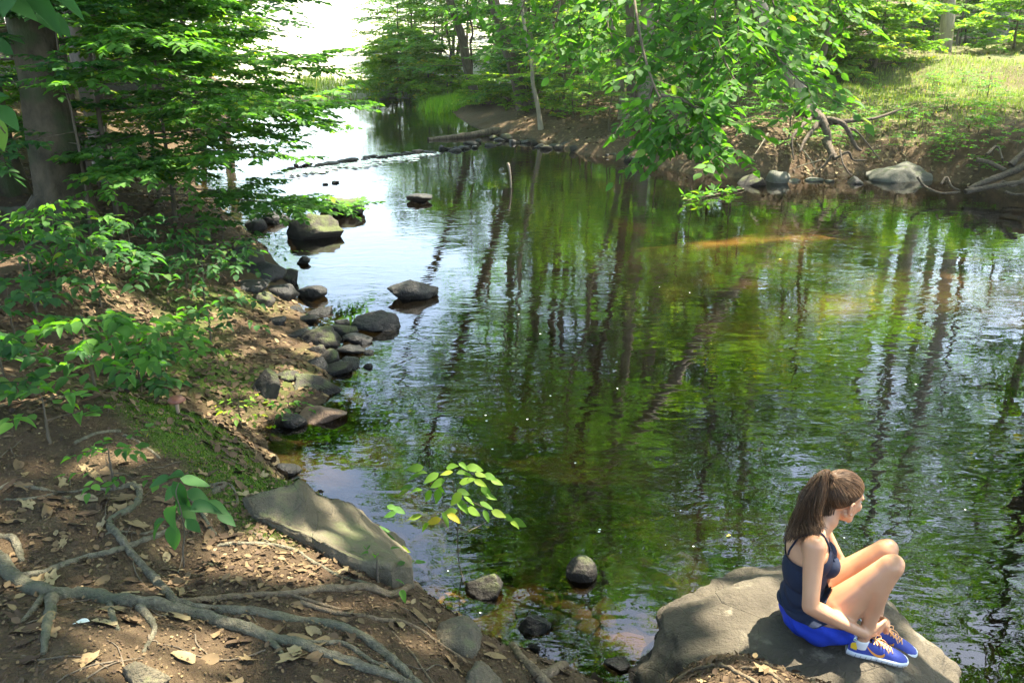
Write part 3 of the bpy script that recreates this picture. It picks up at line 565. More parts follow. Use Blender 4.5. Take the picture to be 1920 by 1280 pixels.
# leaves of a twig hanging close on the left
hang = empty('hanging_twig', atY(-120, -160, 2.0)); tag(hang, 'broad leafed twig hanging close beside the beech trunks', 'twig'); hb = np.array(hang.location)
for st in ([(-120, -160, 2.0), (-20, -90, 2.0), (40, -50, 2.0), (80, -10, 2.0)], [(-20, -90, 2.0), (-40, 60, 2.3), (-20, 200, 2.6), (10, 250, 2.7)]):
    mb = MB(); mb.add(*tube(smooth_path(np.array([atY(*q) for q in st]) - hb, 14), np.linspace(.006, .002, 14), 5)); ob('stem', mb.mesh('stem'), M['twig'], hang)
mb = MB(); mb.add(*tube(smooth_path(np.array([(-4.35, 1.45, 3.6), (-3.4, 1.6, 4.1), (-2.2, 1.85, 4.0), hb]) - hb, 20), np.linspace(.035, .006, 20), 6)); ob('limb', mb.mesh('limb'), M['twig'], hang)
Ls = Leaves(); g = np.random.default_rng(8)
for a, c_, y, dx, dy, s in [(40, 15, 2.0, .9, .35, .13), (85, 30, 2.05, .9, .55, .15), (110, 50, 2.1, .8, .6, .12), (10, 5, 1.95, -.3, .9, .12), (130, 5, 2.2, .9, .3, .12), (20, 225, 2.6, .7, .7, .12), (0, 260, 2.7, .1, 1, .13), (-15, 200, 2.6, -.8, .4, .12), (5, 90, 2.3, .8, .4, .11), (60, -25, 2.0, .9, .1, .13)]:
    d = unit(np.array([dx, -.2, -dy])); Ls.add((atY(a, c_, y) - d * s * .5)[None], d[None], np.array([[.1, -.5, 1.0]]), np.array([s * .8]), np.array([.5]))
leaf_parts(hang, Ls.arr(), 'broad', M['leaf_cool_obj'], hb)

# ---- tree on the near right bank (outside the frame) whose bough hangs into the picture
bt = empty('overhanging_tree', G(5.6, .6)); tag(bt, 'tree with a long bough of hanging broad leaves over the dark water', 'tree'); bl = np.array(bt.location)
W, LV = grow(81, H=22, r0=.30, cb=7.5, cr=8, lsz=.25, wander=.04, bias=(-.45, .45), **{**TALL, 'nleaf': 30, 'nl': 34})
ob('trunk', W.mesh('trunk'), M['bark'], bt); ob('crown', leaf_mesh('crown', gaps(LV.arr(), bl), 'diamond'), M['leaf'], bt)
limb = smooth_path(np.array([(5.65, .7, 5.6), (5.0, 2.0, 5.2), (3.9, 3.6, 4.6), (2.7, 5.1, 4.2), (1.6, 6.3, 4.0), (.7, 7.0, 3.9)]), 30)
mb = MB(); mb.add(*tube(limb - bl, np.linspace(.07, .012, 30), 7)); g = np.random.default_rng(12); Ls = Leaves()
BR = [[(1420, -130, 6.4), (1400, 0, 6), (1440, 100, 5.6), (1490, 165, 5.3), (1540, 200, 5.2)], [(1340, -120, 6.4), (1340, 0, 6), (1345, 90, 5.6), (1370, 160, 5.4), (1395, 185, 5.3)],
      [(1180, -100, 6.6), (1195, 60, 5.8), (1225, 180, 5.4), (1265, 240, 5.2), (1320, 280, 5.1), (1375, 305, 5.0)], [(1260, -100, 7), (1240, 20, 6.6), (1220, 95, 6.3), (1185, 150, 6.1)], [(1120, -120, 7.4), (1100, 0, 7), (1085, 60, 6.8), (1095, 100, 6.7)],
      [(1300, -110, 6.6), (1300, 30, 6.2), (1290, 110, 6), (1275, 170, 5.9)], [(1480, -120, 7), (1490, 0, 6.6), (1510, 70, 6.4), (1500, 110, 6.3)], [(1225, 180, 5.4), (1215, 225, 5.35), (1235, 262, 5.3), (1270, 300, 5.25)], [(1380, -110, 6.2), (1380, 30, 5.8), (1400, 90, 5.6), (1440, 150, 5.5)],
      [(1150, -120, 7.2), (1150, 0, 6.8), (1140, 70, 6.6), (1170, 130, 6.4)], [(1240, 200, 5.3), (1290, 215, 5.2), (1335, 250, 5.15)], [(1440, -120, 6.8), (1445, 0, 6.4), (1460, 70, 6.2), (1470, 140, 6.0)], [(1215, -110, 7), (1270, 10, 6.4), (1320, 80, 6.1), (1340, 130, 6)], [(1000, -60, 9), (985, 20, 8.6), (965, 70, 8.4), (950, 95, 8.3)], [(1060, -60, 8.6), (1050, 30, 8.2), (1035, 85, 8), (1045, 120, 7.9)], [(930, -50, 9.6), (905, 10, 9.4), (890, 50, 9.3)], [(1545, -80, 7), (1560, 0, 6.8), (1585, 60, 6.7)]]
for k, br in enumerate(BR):
    P = np.array([atY(q[0], q[1] - 22, q[2]) for q in br])
    if br[0][1] < 0: i = int(np.argmin(np.linalg.norm(limb - P[0], axis=1))); P = np.concatenate([limb[i][None], P])
    P = smooth_path(P, 26); mb.add(*tube(P - bl, np.linspace(.012, .003, 26), 5))
    tn = unit(np.gradient(P, axis=0))
    for i in range(5, 26):
        a = g.uniform(0, 6.28); dv = tn[i] * .6 + np.array([math.cos(a) * .9, math.sin(a) * .6, .08]); L = g.uniform(.22, .42)
        spray(Ls, g, P[i], dv, L, 10 if i > 8 else 9, .085, .5, 50, .12, .5); e = P[i] + unit(dv) * L; mb.add(*tube(np.array([P[i], (P[i] + e) / 2, e - [0, 0, .12 * L]]) - bl, [.003, .002, .001], 3))
ob('bough', mb.mesh('bough'), M['twig'], bt)
A = Ls.arr(); near, rest = split_leaves(A, 300); leaf_parts(bt, near, 'oval', M['leaf_obj'], bl)
rest = (rest[0] - bl,) + rest[1:]; tag(ob('foliage', leaf_mesh('foliage', rest, 'ovate'), M['leaf'], bt), kind='stuff')

# ---- plants of the far right bank
for px, py, k, s, sp, lab in [(1640, 128, 0, 1.25, 0, 'rounded green bush beside the grassy bank'), (1555, 160, 0, .85, 60, 'smaller dark bush at the left end of the grass'), (1590, 118, 1, 1.3, 90, 'yellow green bush behind the rounded bush'), (1500, 120, 1, 1.5, 30, 'tall lime coloured bush behind the leaning grey tree'),
                              (1710, 85, 1, 1.4, 150, 'sunny bush beside the sunlit tree'), (1840, 82, 0, 1.5, 200, 'loose bush behind the right end of the grass'), (1900, 90, 1, 1.3, 220, 'pale bush at the right end of the grass'), (1470, 130, 1, 1.1, 300, 'lime bush in the gap by the leaning grey tree'),
                              (970, 190, 0, .9, 20, 'dense low bush below the leaning trees'), (940, 195, 0, .8, 120, 'bush at the head of the leafy point'), (1010, 205, 0, .7, 220, 'dark bush between the leaning trunks'), (1050, 215, 0, .6, 250, 'small bush on the shaded slope'), (905, 200, 1, .8, 10, 'bush beside the bright grass tuft')]:
    tag(place(SH[k], gp(px, py), s, sp), lab, 'bush')
for px, py, k, s, sp, lab in [(735, 180, 1, 1.6, 130, 'bush on the far shore at the head of the stream'), (770, 182, 0, 1.5, 200, 'bush in the corner of the far shore'), (805, 186, 0, 1.4, 260, 'bush hanging over the far bend'), (840, 192, 1, 1.2, 310, 'bush behind the bright grass tuft'), (760, 162, 1, 1.9, 90, 'tall bush behind the far shore')]:
    tag(place(SH[k], gp(px, py), s, sp), lab, 'bush')
HB = 'small herbs on the right bank'
herb = tree_obj('herb', 33, M['leaf'], M['twig'], H=.35, r0=.008, cb=.05, cr=.3, nl=7, nsub=2, ntw=2, nleaf=5, lsz=.07, up=.5, flat=.4, wander=.1, twl=.12, low=1.0)
g = np.random.default_rng(17)
for k in range(60):
    px, py = g.uniform(1530, 1915), 0; py = g.uniform(205, 330) if k % 3 else g.uniform(150, 210)
    p = gp(px, py)
    if p[2] > .25: tag(place(herb, p, g.uniform(.5, 1.2), g.uniform(0, 360)), 'small green herb growing on the leafy right bank', 'herb', HB)
sapling('hemlock_sapling', 57, gp(1478, 262), 'feathery sapling hanging over the stones below the leaning grey tree', M['leaf'], M['leaf_obj'], 200, H=1.9, r0=.02, cb=.2, cr=1.2, nl=12, lsz=.085, nsub=5, ntw=4, nleaf=9, up=-.05, flat=.25, droop=.18, wander=.12, twl=.3, sides=5, flare=.1, bias=(-.3, -.5))
for k, (px, py, s) in enumerate([(1235, 262, .42), (1300, 270, .35), (1110, 232, .35), (1075, 222, .3), (1380, 255, .4)]):
    tag(place(UN[(0, 2, 0, 2, 0)[k]], gp(px, py), s, 70 * k), ['low tiered plant above the black water', 'small tiered plant on the dark bank behind the hanging bough', 'little leafy plant on the shaded slope', 'leafy plant by the stones of the shaded bank', 'tiered plant in the shade beside the feathery sapling'][k], 'plant')
# grass of the lawn and the bright tuft by the far water
def blades(name, P, hgt, wid, m, seed, lean=.45):
    g = np.random.default_rng(seed); n = len(P); a = g.uniform(0, 6.28, n); h = hgt * g.uniform(.5, 1.25, n); dx = np.stack([np.cos(a), np.sin(a), 0 * a], 1)
    tip = P + dx * (h * lean * g.uniform(0, 1.4, n))[:, None] + np.array([0, 0, 1]) * h[:, None]; sx = np.stack([-np.sin(a), np.cos(a), 0 * a], 1) * (wid / 2)
    V = np.stack([P - sx, P + sx, tip], 1).reshape(-1, 3); return mk(name, V, None, np.arange(3 * n).reshape(-1, 3), {'tint': np.repeat(g.uniform(0, 1, n), 3)}, False)
M['grass'] = leaf_mat('grass_blade', (.07, .11, .03), (.11, .17, .04), (.19, .23, .07), .45)
M['grass_bright'] = leaf_mat('grass_bright', (.10, .2, .03), (.14, .27, .035), (.2, .33, .05), .5)
cand = np.where((lawn > .15) & (GY < 34) & (GX > 5) & (GX < 26))[0]; g = np.random.default_rng(18)
wt = lawn[cand] * RR.ravel()[cand] ** 1.0; ch = g.choice(cand, 26000, p=wt / wt.sum()); P = np.stack([GX[ch] + g.normal(0, .12, len(ch)), GY[ch] + g.normal(0, .12, len(ch)), 0 * GX[ch]], 1); P[:, 2] = ground_z(P[:, 0], P[:, 1])
tag(ob('lawn_grass', blades('lawn_grass', P, .13, .014, M['grass'], 1), M['grass']), 'patchy grass on the sunny right bank', kind='stuff')
t0 = gp(835, 205); P = np.stack([t0[0] + g.normal(0, .4, 2600), t0[1] + g.normal(0, .7, 2600), np.zeros(2600)], 1); P[:, 2] = np.maximum(ground_z(P[:, 0], P[:, 1]), -.05)
o = ob('grass_tuft', None, None) if False else empty('grass_tuft', t0); tag(o, 'bright green tuft of tall grass at the far water edge', 'grass tuft'); tag(ob('blades', blades('blades', P - t0, .5, .03, None, 2, .6), M['grass_bright'], o), kind='stuff')
fx_ = np.concatenate([g.uniform(-11, -1, 5000)]); fy_ = g.uniform(38.5, 48, 5000); k_ = river_sd(fx_, fy_) > .05; P = np.stack([fx_[k_], fy_[k_], ground_z(fx_[k_], fy_[k_])], 1)
tag(ob('shore_grass', blades('shore_grass', P, .4, .05, None, 9, .8), M['grass']), 'sparse tall grass on the far sandy shore', kind='stuff')
# moss pile
cand = np.where((moss > .35) & (RR.ravel() < 6))[0]; ch = g.choice(cand, 20000); P = np.stack([GX[ch] + g.normal(0, .02, len(ch)), GY[ch] + g.normal(0, .02, len(ch)), 0 * GX[ch]], 1); P[:, 2] = ground_z(P[:, 0], P[:, 1]) - .004
M['moss'] = leaf_mat('moss_tuft', (.03, .07, .01), (.075, .14, .018), (.15, .22, .035), .3, rough=.9)
tag(ob('moss', blades('moss', P, .014, .009, None, 3, 1.1), M['moss']), 'green moss covering the steep edge of the near bank', kind='stuff')

# ------------------------------------------------------------------ rocks
_ico = {}
def ico(sub):
    if sub not in _ico:
        bm = bmesh.new(); bmesh.ops.create_icosphere(bm, subdivisions=sub, radius=1); bm.verts.ensure_lookup_table()
        _ico[sub] = (np.array([v.co[:] for v in bm.verts]), np.array([[v.index for v in f.verts] for f in bm.faces])); bm.free()
    return _ico[sub]
def n3(V, s, seed):
    return np.array([mnoise.fractal(Vector(v) * s + Vector((seed * 3.1, seed * 1.7, seed * .9)), 1.0, 2.0, 4) for v in V])
def rock_mesh(seed, dims, sub=3, cuts=6, rough=.16, sq=1.0):
    V, Fc = ico(sub); V = V.copy(); g = np.random.default_rng(seed)
    V = np.sign(V) * np.abs(V) ** sq; V = V / np.linalg.norm(V, axis=1, keepdims=True) ** .6
    for _ in range(cuts):
        n_ = unit(g.normal(0, 1, 3)); d = g.uniform(.38, .8); e = np.maximum(0, V @ n_ - d); V -= np.outer(e * .9, n_)
    V *= (1 + rough * n3(V, 1.3, seed) + rough * .5 * n3(V, 3.6, seed + 9))[:, None]
    return mk('rock', V * np.asarray(dims), None, Fc)
def rock(px, py, wp, hp, seed, m, label, group=None, name='rock', base='water', dr=.75, sub=3, cuts=9, yaw=0, sink=.3, sq=1.0, rough=.17):
    p = at(px, py, 0) if base == 'water' else gp(px, py); D = depth(p); wd = wp / F * D; dd = wd * dr
    dep = math.atan2(CH - p[2], math.hypot(p[0], p[1])); hgt = max((.85 * hp / F * D - .45 * dd * math.sin(dep)) / math.cos(dep), .22 * wd)
    sz = hgt / (1 + sink) * 1.15; o = ob(name, rock_mesh(seed, (wd / 2 * 1.12, dd / 2 * 1.12, sz), sub, cuts, rough, sq), M[m])
    hd = unit(np.array([p[0], p[1], 0])); o.location = Vector(p + hd * dd * .38 + np.array([0, 0, sz * sink * .7])); o.rotation_euler = (0, 0, R(yaw) - math.atan2(p[0], p[1]))
    return tag(o, label, 'rock', group)
rock(640, 403, 90, 45, 1, 'rock', 'larger grey brown boulder of the pair standing in the stream', sub=4)
rock(600, 449, 98, 58, 2, 'rock', 'rounded mossy boulder in front of its taller twin in the stream', sub=4, cuts=4)
rock(521, 418, 52, 32, 3, 'rock_dark', 'dark boulder in the water under the sapling branches')
rock(476, 432, 46, 32, 4, 'rock_dark', 'dark lump of rock at the foot of the left bank under leaves')
rock(786, 380, 62, 17, 5, 'rock_dark', 'flat brown rock alone in the riffle beside the boulder pair')
ST_ = 'tiny stones in the riffle'
for a, c_, w_ in [(610, 347, 12), (629, 344, 15)]: rock(a, c_, w_ * 1.3, 5, a, 'rock_dark', 'tiny dark stone poking out of the riffle', ST_, sub=2)
rock(770, 562, 92, 40, 8, 'rock_dark', 'pointed pale topped rock lying alone out in the water', sub=4, dr=.6, yaw=12)
rock(706, 622, 78, 44, 9, 'rock_dark', 'dark angular rock alone in the water with a black reflection', sub=4, cuts=8)
rock(587, 560, 58, 32, 10, 'rock_dark', 'black rounded rock just off the stony shore')
rock(600, 591, 60, 18, 11, 'rock_dark', 'flat black rock low in the bright water', yaw=10)
SH_ = 'dark stones heaped along the left shore'
sl_ = 'dark stone in the heap along the left shore'
for k, (a, c_, w_, h_) in enumerate([(525, 476, 34, 16), (570, 495, 26, 18), (490, 520, 80, 40), (540, 530, 60, 34), (470, 545, 70, 36), (535, 560, 66, 36), (500, 575, 60, 30), (580, 605, 56, 20), (638, 610, 34, 18), (645, 632, 66, 34), (670, 645, 58, 24), (660, 664, 60, 26), (622, 684, 46, 36), (655, 692, 56, 26), (693, 664, 20, 10), (688, 690, 20, 12), (590, 700, 60, 36), (560, 640, 50, 30), (600, 668, 50, 28), (520, 610, 46, 24), (556, 590, 40, 20), (640, 702, 70, 14)]):
    rock(a, c_, w_, h_, 20 + k, 'rock_dark' if k % 3 else 'rock', sl_, SH_, yaw=random.uniform(-20, 20), base='water' if a > 545 else 'g')
rock(608, 648, 74, 40, 50, 'rock', 'mossy rounded stone among the heaped shore stones', sub=4, cuts=4)
rock(463, 500, 78, 44, 51, 'rock', 'brown boulder lying on the leaf litter of the left shore', base='g')
rock(572, 752, 125, 62, 52, 'rock', 'large grey mossy boulder at the edge of the leafy hollow', sub=4, cuts=5)
rock(500, 745, 56, 62, 53, 'rock', 'upright mossy stone beside the large grey boulder', base='g', sub=4, dr=.9)
rock(540, 716, 50, 26, 54, 'rock', 'stone wedged behind the large grey boulder', base='g')
rock(610, 795, 95, 30, 55, 'rock_rust', 'rusty wet slab below the large grey boulder')
rock(545, 800, 62, 34, 56, 'rock_dark', 'dark wet stone with a sprig in front of the rusty slab')
rock(538, 890, 54, 30, 57, 'rock_dark', 'small dark stone in the water below the moss')
rock(622, 993, 100, 60, 58, 'rock_dark', 'smooth blue grey rock between the moss and the tan slab', sub=4, cuts=4)
rock(912, 1118, 78, 50, 59, 'rock', 'split grey rock in the shallows behind the slim sapling', sub=4, cuts=8)
rock(1090, 1088, 52, 50, 60, 'rock', 'smooth egg shaped grey stone standing out of the shallows', sub=4, cuts=1, dr=.9, rough=.05)
rock(998, 1190, 60, 36, 61, 'rock_dark', 'wet shiny dark stone lying in the brown shallows', sub=4)
rock(1155, 1258, 46, 30, 62, 'rock_dark', 'blue grey stone by the roots at the water edge', sub=3)
rock(1003, 1222, 30, 18, 63, 'rock', 'small stone half under water by the shore root', sub=3)
rock(1080, 1246, 84, 38, 64, 'slab', 'pinkish stone held behind the arched root', base='g', sub=3)
rock(1033, 1140, 8, 5, 65, 'cobble', 'pebble breaking the surface in the shallows', sub=2)
rock(868, 1222, 120, 26, 66, 'slab', 'flat tan stone set in the soil beside the long root', base='g', sub=4, dr=.8, sink=-.3)
rock(905, 1292, 100, 26, 67, 'slab', 'tan stone in the soil in front of the flat one', base='g', sub=4, sink=-.3)
rock(268, 1288, 100, 56, 68, 'slab', 'pale angular stone lying among the leaves and roots', base='g', sub=4, cuts=9)
rock(124, 935, 18, 10, 69, 'slab', 'round pale pebble by the thin root', base='g', sub=2)
rock(408, 925, 66, 28, 70, 'slab', 'brown stone half buried under the moss', base='g', sub=3)
# right bank
rock(1690, 340, 145, 48, 71, 'rock_green', 'broad flat topped boulder at the foot of the leafy bank', sub=4, cuts=10, dr=.8, sq=.7)
rock(1602, 345, 34, 22, 72, 'rock_dark', 'blue grey stone under the root mass at the water')
rock(1415, 349, 66, 26, 73, 'rock', 'grey rock at the water beside the floating leafy twig')
rock(1458, 343, 46, 30, 74, 'rock_green', 'greenish rock behind the grey one at the foot of the bank')
for k, (a, c_, w_, h_) in enumerate([(1487, 341, 28, 8), (1527, 341, 34, 6), (1555, 342, 26, 8)]): rock(a, c_, w_, h_, 75 + k, 'rock_green', 'thin pale stone lying along the shaded waterline', 'pale stones along the shaded waterline', sub=2)
g = np.random.default_rng(20)
for k in range(24):
    t = k / 23; px = 925 + t * 290; py = 262 + t * 42 + g.normal(0, 2)
    rock(px, py, g.uniform(16, 32), g.uniform(9, 17), 80 + k, 'rock_dark' if k % 2 else 'rock', 'stone edging the far shaded bank', 'stones edging the far shaded bank', sub=2)
wl = [(545, 318), (620, 309), (700, 298), (780, 289), (860, 280), (935, 270)]
WP = smooth_path(np.array(wl), 44)
for k, (a, c_) in enumerate(WP):
    rock(a + g.normal(0, 6), c_ + g.normal(0, 2.2), g.uniform(7, 20) + 18 * g.uniform() ** 3, g.uniform(2, 5) + 7 * g.uniform() ** 3, 120 + k, 'rock_dark', 'dark stone in the low row crossing the stream', 'row of stones crossing the stream', name='weir_stone', sub=2)
# cobbles under water
for k in range(150):
    if k < 95: px, py = g.uniform(890, 1330), g.uniform(1010, 1262)
    else: px, py = g.uniform(640, 880), g.uniform(960, 1100)
    d = ray(px, py); t = (-.16 - CH) / d[2]; x, y = d[0] * t, d[1] * t
    if river_sd(x, y)[0] > -.06: continue
    s = g.uniform(.05, .15) * (1.5 if k % 9 == 0 else 1)
    o = ob('cobble', rock_mesh(300 + k % 14, (1, .75, .55), 2, 4, .08) if k < 14 else bpy.data.meshes[COB[k % 14]], M['rock_rust'] if k % 14 in (3, 9) else M['cobble'])
    if k == 0: COB = []
    if k < 14: COB.append(o.data.name)
    o.location = (x, y, min(gz(x, y) + s * .25, -.03 - s * .5)); o.scale = (s, s, s); o.rotation_euler = (0, 0, g.uniform(0, 6.28))
    tag(o, 'brown cobble lying under the shallow water', 'cobble', 'cobbles under the shallow water')
# long tan slab at the shore
def slab():
    tl = np.array([(455, 948, .05), (560, 958, .13), (650, 995, .15), (735, 1032, .17), (765, 1060, .15), (774, 1100, .09), (735, 1100, .08), (652, 1064, .08), (570, 1020, .07), (485, 978, .04)], float)
    P = np.array([gp(a, c_, z) for a, c_, z in tl]); c0 = P.mean(0); bm = bmesh.new()
    top = [bm.verts.new(p - c0) for p in P]; bot = [bm.verts.new((p - c0) * np.array([1.12, 1.12, 1]) - np.array([0, 0, .5])) for p in P]
    bm.faces.new(top[::-1]); bm.faces.new(bot)
    for i in range(len(P)): j = (i + 1) % len(P); bm.faces.new((top[i], top[j], bot[j], bot[i]))
    bmesh.ops.recalc_face_normals(bm, faces=bm.faces); bmesh.ops.bevel(bm, geom=list(bm.edges), offset=.028, segments=2, affect='EDGES', profile=.6); bmesh.ops.triangulate(bm, faces=bm.faces)
    bmesh.ops.subdivide_edges(bm, edges=list(bm.edges), cuts=3, use_grid_fill=True); bmesh.ops.subdivide_edges(bm, edges=list(bm.edges), cuts=1, use_grid_fill=True)
    for v in bm.verts: v.co += Vector((0, 0, 1)) * .028 * mnoise.fractal(v.co * 3.5, 1, 2, 4) + v.normal * .02 * mnoise.fractal(v.co * 9, 1, 2, 3)
    me = bpy.data.meshes.new('slab'); bm.to_mesh(me); bm.free()
    for p in me.polygons: p.use_smooth = True
    tag(ob('slab_rock', me, M['slab'], None, c0), 'long tan slab of rock sloping into the water beside the moss', 'rock')
slab()
# rock the person sits on
SEAT_C = np.array([1.42, 3.20, 0.0])
me = rock_mesh(4, (.775, .68, .50), 6, 0, .15, .92); V_ = np.array([v.co[:] for v in me.vertices]) + np.array([1.425, 3.34, -.06])
pl = .362 - .10 * np.maximum(0, V_[:, 0] - 1.62) ** 1.0 * 3 - .04 * np.abs(V_[:, 1] - 3.2) + .10 * np.clip((1.36 - V_[:, 0]) / .3, 0, 1) * np.clip((V_[:, 1] - 3.3) / .3, 0, 1)
pl = np.minimum(pl, .362 - .42 * np.maximum(0, V_[:, 0] - 1.70) - .25 * np.maximum(0, 1.15 - V_[:, 0])); e = V_[:, 2] - pl; V_[:, 2] = np.where(e > -.06, pl - .06 + .06 * np.tanh((e + .06) / .06), V_[:, 2]); V_[:, 2] += .006 * fbm(V_[:, 0], V_[:, 1], 14, 71)
me.vertices.foreach_set('co', (V_ - np.array([1.425, 3.34, 0])).astype(np.float32).ravel()); me.update(); seat_rock = ob('seat_boulder', me, M['rock_big']); seat_rock.location = (1.425, 3.34, 0)
tag(seat_rock, 'large smooth tan boulder at the water edge that the person sits on', 'rock')
# ------------------------------------------------------------------ exposed roots on the near bank
def follow(L, r, n=None, lift=.12):
    P = []
    for a, c_ in L: P.append(gp(a, c_))
    n = n or max(14, 7 * len(L)); S = smooth_path(np.array(P), n); zz = ground_z(S[:, 0], S[:, 1])
    rr_ = 1.2 * (np.linspace(r[0], r[1], n) if hasattr(r, '__len__') else np.full(n, r))
    g = np.random.default_rng(int(abs(L[0][0] * 7 + L[0][1]))); wob = np.convolve(g.normal(0, .9, n + 8), np.ones(5) / 5, 'same')[4:-4]
    S[:, 2] = .25 * S[:, 2] + .75 * zz + rr_ * (lift + .35 * wob); S[-1, 2] -= rr_[-1] * 1.6; S[0, 2] -= rr_[0] * .8
    return S, rr_ * (1 + .10 * np.convolve(g.normal(0, 1, n + 8), np.ones(3) / 3, 'same')[4:-4])
def root_system(label, mains, m):
    b0 = gp(*mains[0][0][0]); o = empty('exposed_root', b0); tag(o, label, 'tree root')
    for L, r in mains:
        S, rr_ = follow(L, r, None, .5 if m == 'root_tan' else .15); mb = MB(); mb.add(*tube(S - b0, rr_, 9, bump=.045, seed=len(L))); ob('root', mb.mesh('root'), M[m], o)
root_system('thick grey green root forking across the bare soil', [
    ([(-40, 1030), (0, 1058), (27, 1085), (86, 1114), (165, 1120), (241, 1129), (302, 1139), (364, 1153), (440, 1173), (498, 1194), (567, 1211), (632, 1233), (704, 1259), (770, 1285)], (.030, .012)),
    ([(320, 1131), (412, 1146), (515, 1156), (584, 1166), (640, 1176), (679, 1194), (722, 1226), (761, 1262), (790, 1290)], (.017, .013)),
    ([(96, 1120), (93, 1156), (82, 1228)], (.020, .009)), ([(261, 1140), (282, 1163), (289, 1184), (268, 1224)], (.013, .005)), ([(205, 1130), (212, 1160), (222, 1180)], (.012, .005)),
    ([(498, 1194), (560, 1203), (643, 1208), (686, 1233), (745, 1262)], (.010, .007)), ([(490, 1192), (520, 1215), (535, 1238)], (.011, .005)), ([(80, 1118), (66, 1140), (40, 1165)], (.012, .005))], 'root')
root_system('bent grey root crossing over another like an elbow', [([(228, 915), (244, 911), (259, 916), (261, 933), (247, 953), (206, 977), (220, 1001), (247, 1039), (282, 1077), (309, 1108), (332, 1132)], (.012, .015))], 'root')
root_system('straight grey root running under the elbow shaped one', [([(30, 1083), (86, 1074), (144, 1050), (206, 1036), (247, 1022), (285, 1007), (318, 994)], (.013, .009))], 'root')
root_system('thin root curving along the top of the bare soil', [([(-10, 922), (20, 907), (52, 914), (113, 922), (179, 917), (228, 916)], .006), ([(10, 937), (60, 935), (105, 925)], .005)], 'root')
root_system('short hooked root at the edge of the soil', [([(-30, 1006), (0, 1006), (24, 1009), (34, 1030), (40, 1050)], .012)], 'root')
root_system('long tan root running along the soil down to the shore', [([(326, 1133), (412, 1125), (543, 1115), (601, 1106), (679, 1102), (761, 1107), (830, 1122), (883, 1140), (905, 1161), (934, 1194), (966, 1219), (998, 1255), (1030, 1290)], (.010, .017)), ([(545, 1115), (590, 1130), (640, 1143)], (.007, .004))], 'root_tan')
root_system('slim root running from the soil onto the tan slab', [([(409, 1022), (474, 1019), (543, 1029), (584, 1053), (640, 1081), (700, 1097)], (.008, .006))], 'root')
root_system('wiry tan root snaking above the flat stone', [([(560, 1129), (632, 1151), (711, 1163), (761, 1169), (797, 1187), (848, 1223), (883, 1244)], (.008, .004)), ([(735, 1183), (761, 1212), (790, 1251), (812, 1282)], .003)], 'root_tan')
root_system('arched root at the water edge by the pinkish stone', [([(1010, 1270), (1050, 1252), (1080, 1241), (1115, 1242), (1140, 1255), (1155, 1272), (1160, 1286)], (.016, .013)), ([(975, 1210), (1020, 1217), (1050, 1227), (1085, 1236)], (.008, .009)), ([(1020, 1240), (1040, 1236), (1062, 1228)], .006)], 'root_tan')
root_system('root creeping from the shore to the big boulder', [([(1150, 1252), (1200, 1263), (1240, 1282)], (.007, .008)), ([(1265, 1280), (1290, 1264), (1311, 1253), (1342, 1246)], (.009, .006))], 'root_tan')
root_system('roots ringing a small hole in front of the big boulder', [([(1350, 1246), (1375, 1256), (1396, 1268), (1420, 1284)], .007), ([(1390, 1252), (1440, 1262), (1470, 1284)], .006), ([(1440, 1251), (1470, 1248), (1500, 1262), (1525, 1284)], .009)], 'root_tan')
root_system('thin root looping round the brown stone below the moss', [([(385, 915), (420, 905), (440, 920), (446, 945)], .006), ([(355, 935), (380, 965), (405, 1003)], .006), ([(470, 995), (485, 1005), (505, 1018)], .004)], 'root')
root_system('root branch lying on the bare slope below the seedlings', [([(200, 1000), (265, 1000), (310, 985)], .005), ([(230, 815), (270, 835), (300, 860)], .006), ([(140, 830), (185, 812), (225, 808)], .008)], 'root')
# root mass and driftwood on the right bank
def px_tubes(name, label, cat, L, m, child='root'):
    b0 = atY(*L[0][0][0]); o = empty(name, b0); tag(o, label, cat)
    for P, r in L:
        S = smooth_path(np.array([atY(*q) for q in P]) - b0, 6 * len(P)); mb = MB(); mb.add(*tube(S, np.linspace(r[0], r[1], len(S)), 6, bump=.08, seed=len(P))); ob(child, mb.mesh(child), M[m], o)
yb = at(1600, 345, 0)[1]
px_tubes('uprooted_roots', 'tangle of bare roots hanging from the undercut bank', 'tree root', [
    ([(1500, 205, yb + 1.6), (1530, 215, yb + .8), (1548, 240, yb + .5), (1556, 275, yb + .4)], (.16, .05)), ([(1540, 222, yb + .7), (1580, 232, yb + .5), (1605, 275, yb + .4), (1616, 282, yb + .4)], (.08, .02)),
    ([(1548, 262, yb + .5), (1562, 290, yb + .1), (1568, 298, yb)], (.09, .05)), ([(1570, 296, yb), (1590, 285, yb - .1), (1600, 300, yb), (1625, 300, yb)], (.03, .015)), ([(1575, 280, yb), (1580, 305, yb - .2), (1592, 325, yb - .3), (1598, 328, yb - .3)], (.022, .014)),
    ([(1560, 290, yb), (1545, 310, yb), (1530, 322, yb)], (.03, .01)), ([(1535, 230, yb + .6), (1510, 262, yb + .2), (1500, 285, yb)], (.06, .02)), ([(1590, 240, yb + .5), (1610, 250, yb + .4), (1650, 300, yb + .3)], (.03, .012)), ([(1520, 222, yb + .6), (1500, 240, yb + .3), (1485, 262, yb + .1), (1488, 300, yb)], (.05, .012)),
    ([(1555, 230, yb + .6), (1600, 226, yb + .7), (1640, 222, yb + .8), (1690, 205, yb + 1.2)], (.06, .02))], 'drift')
yd = at(1850, 372, 0)[1]
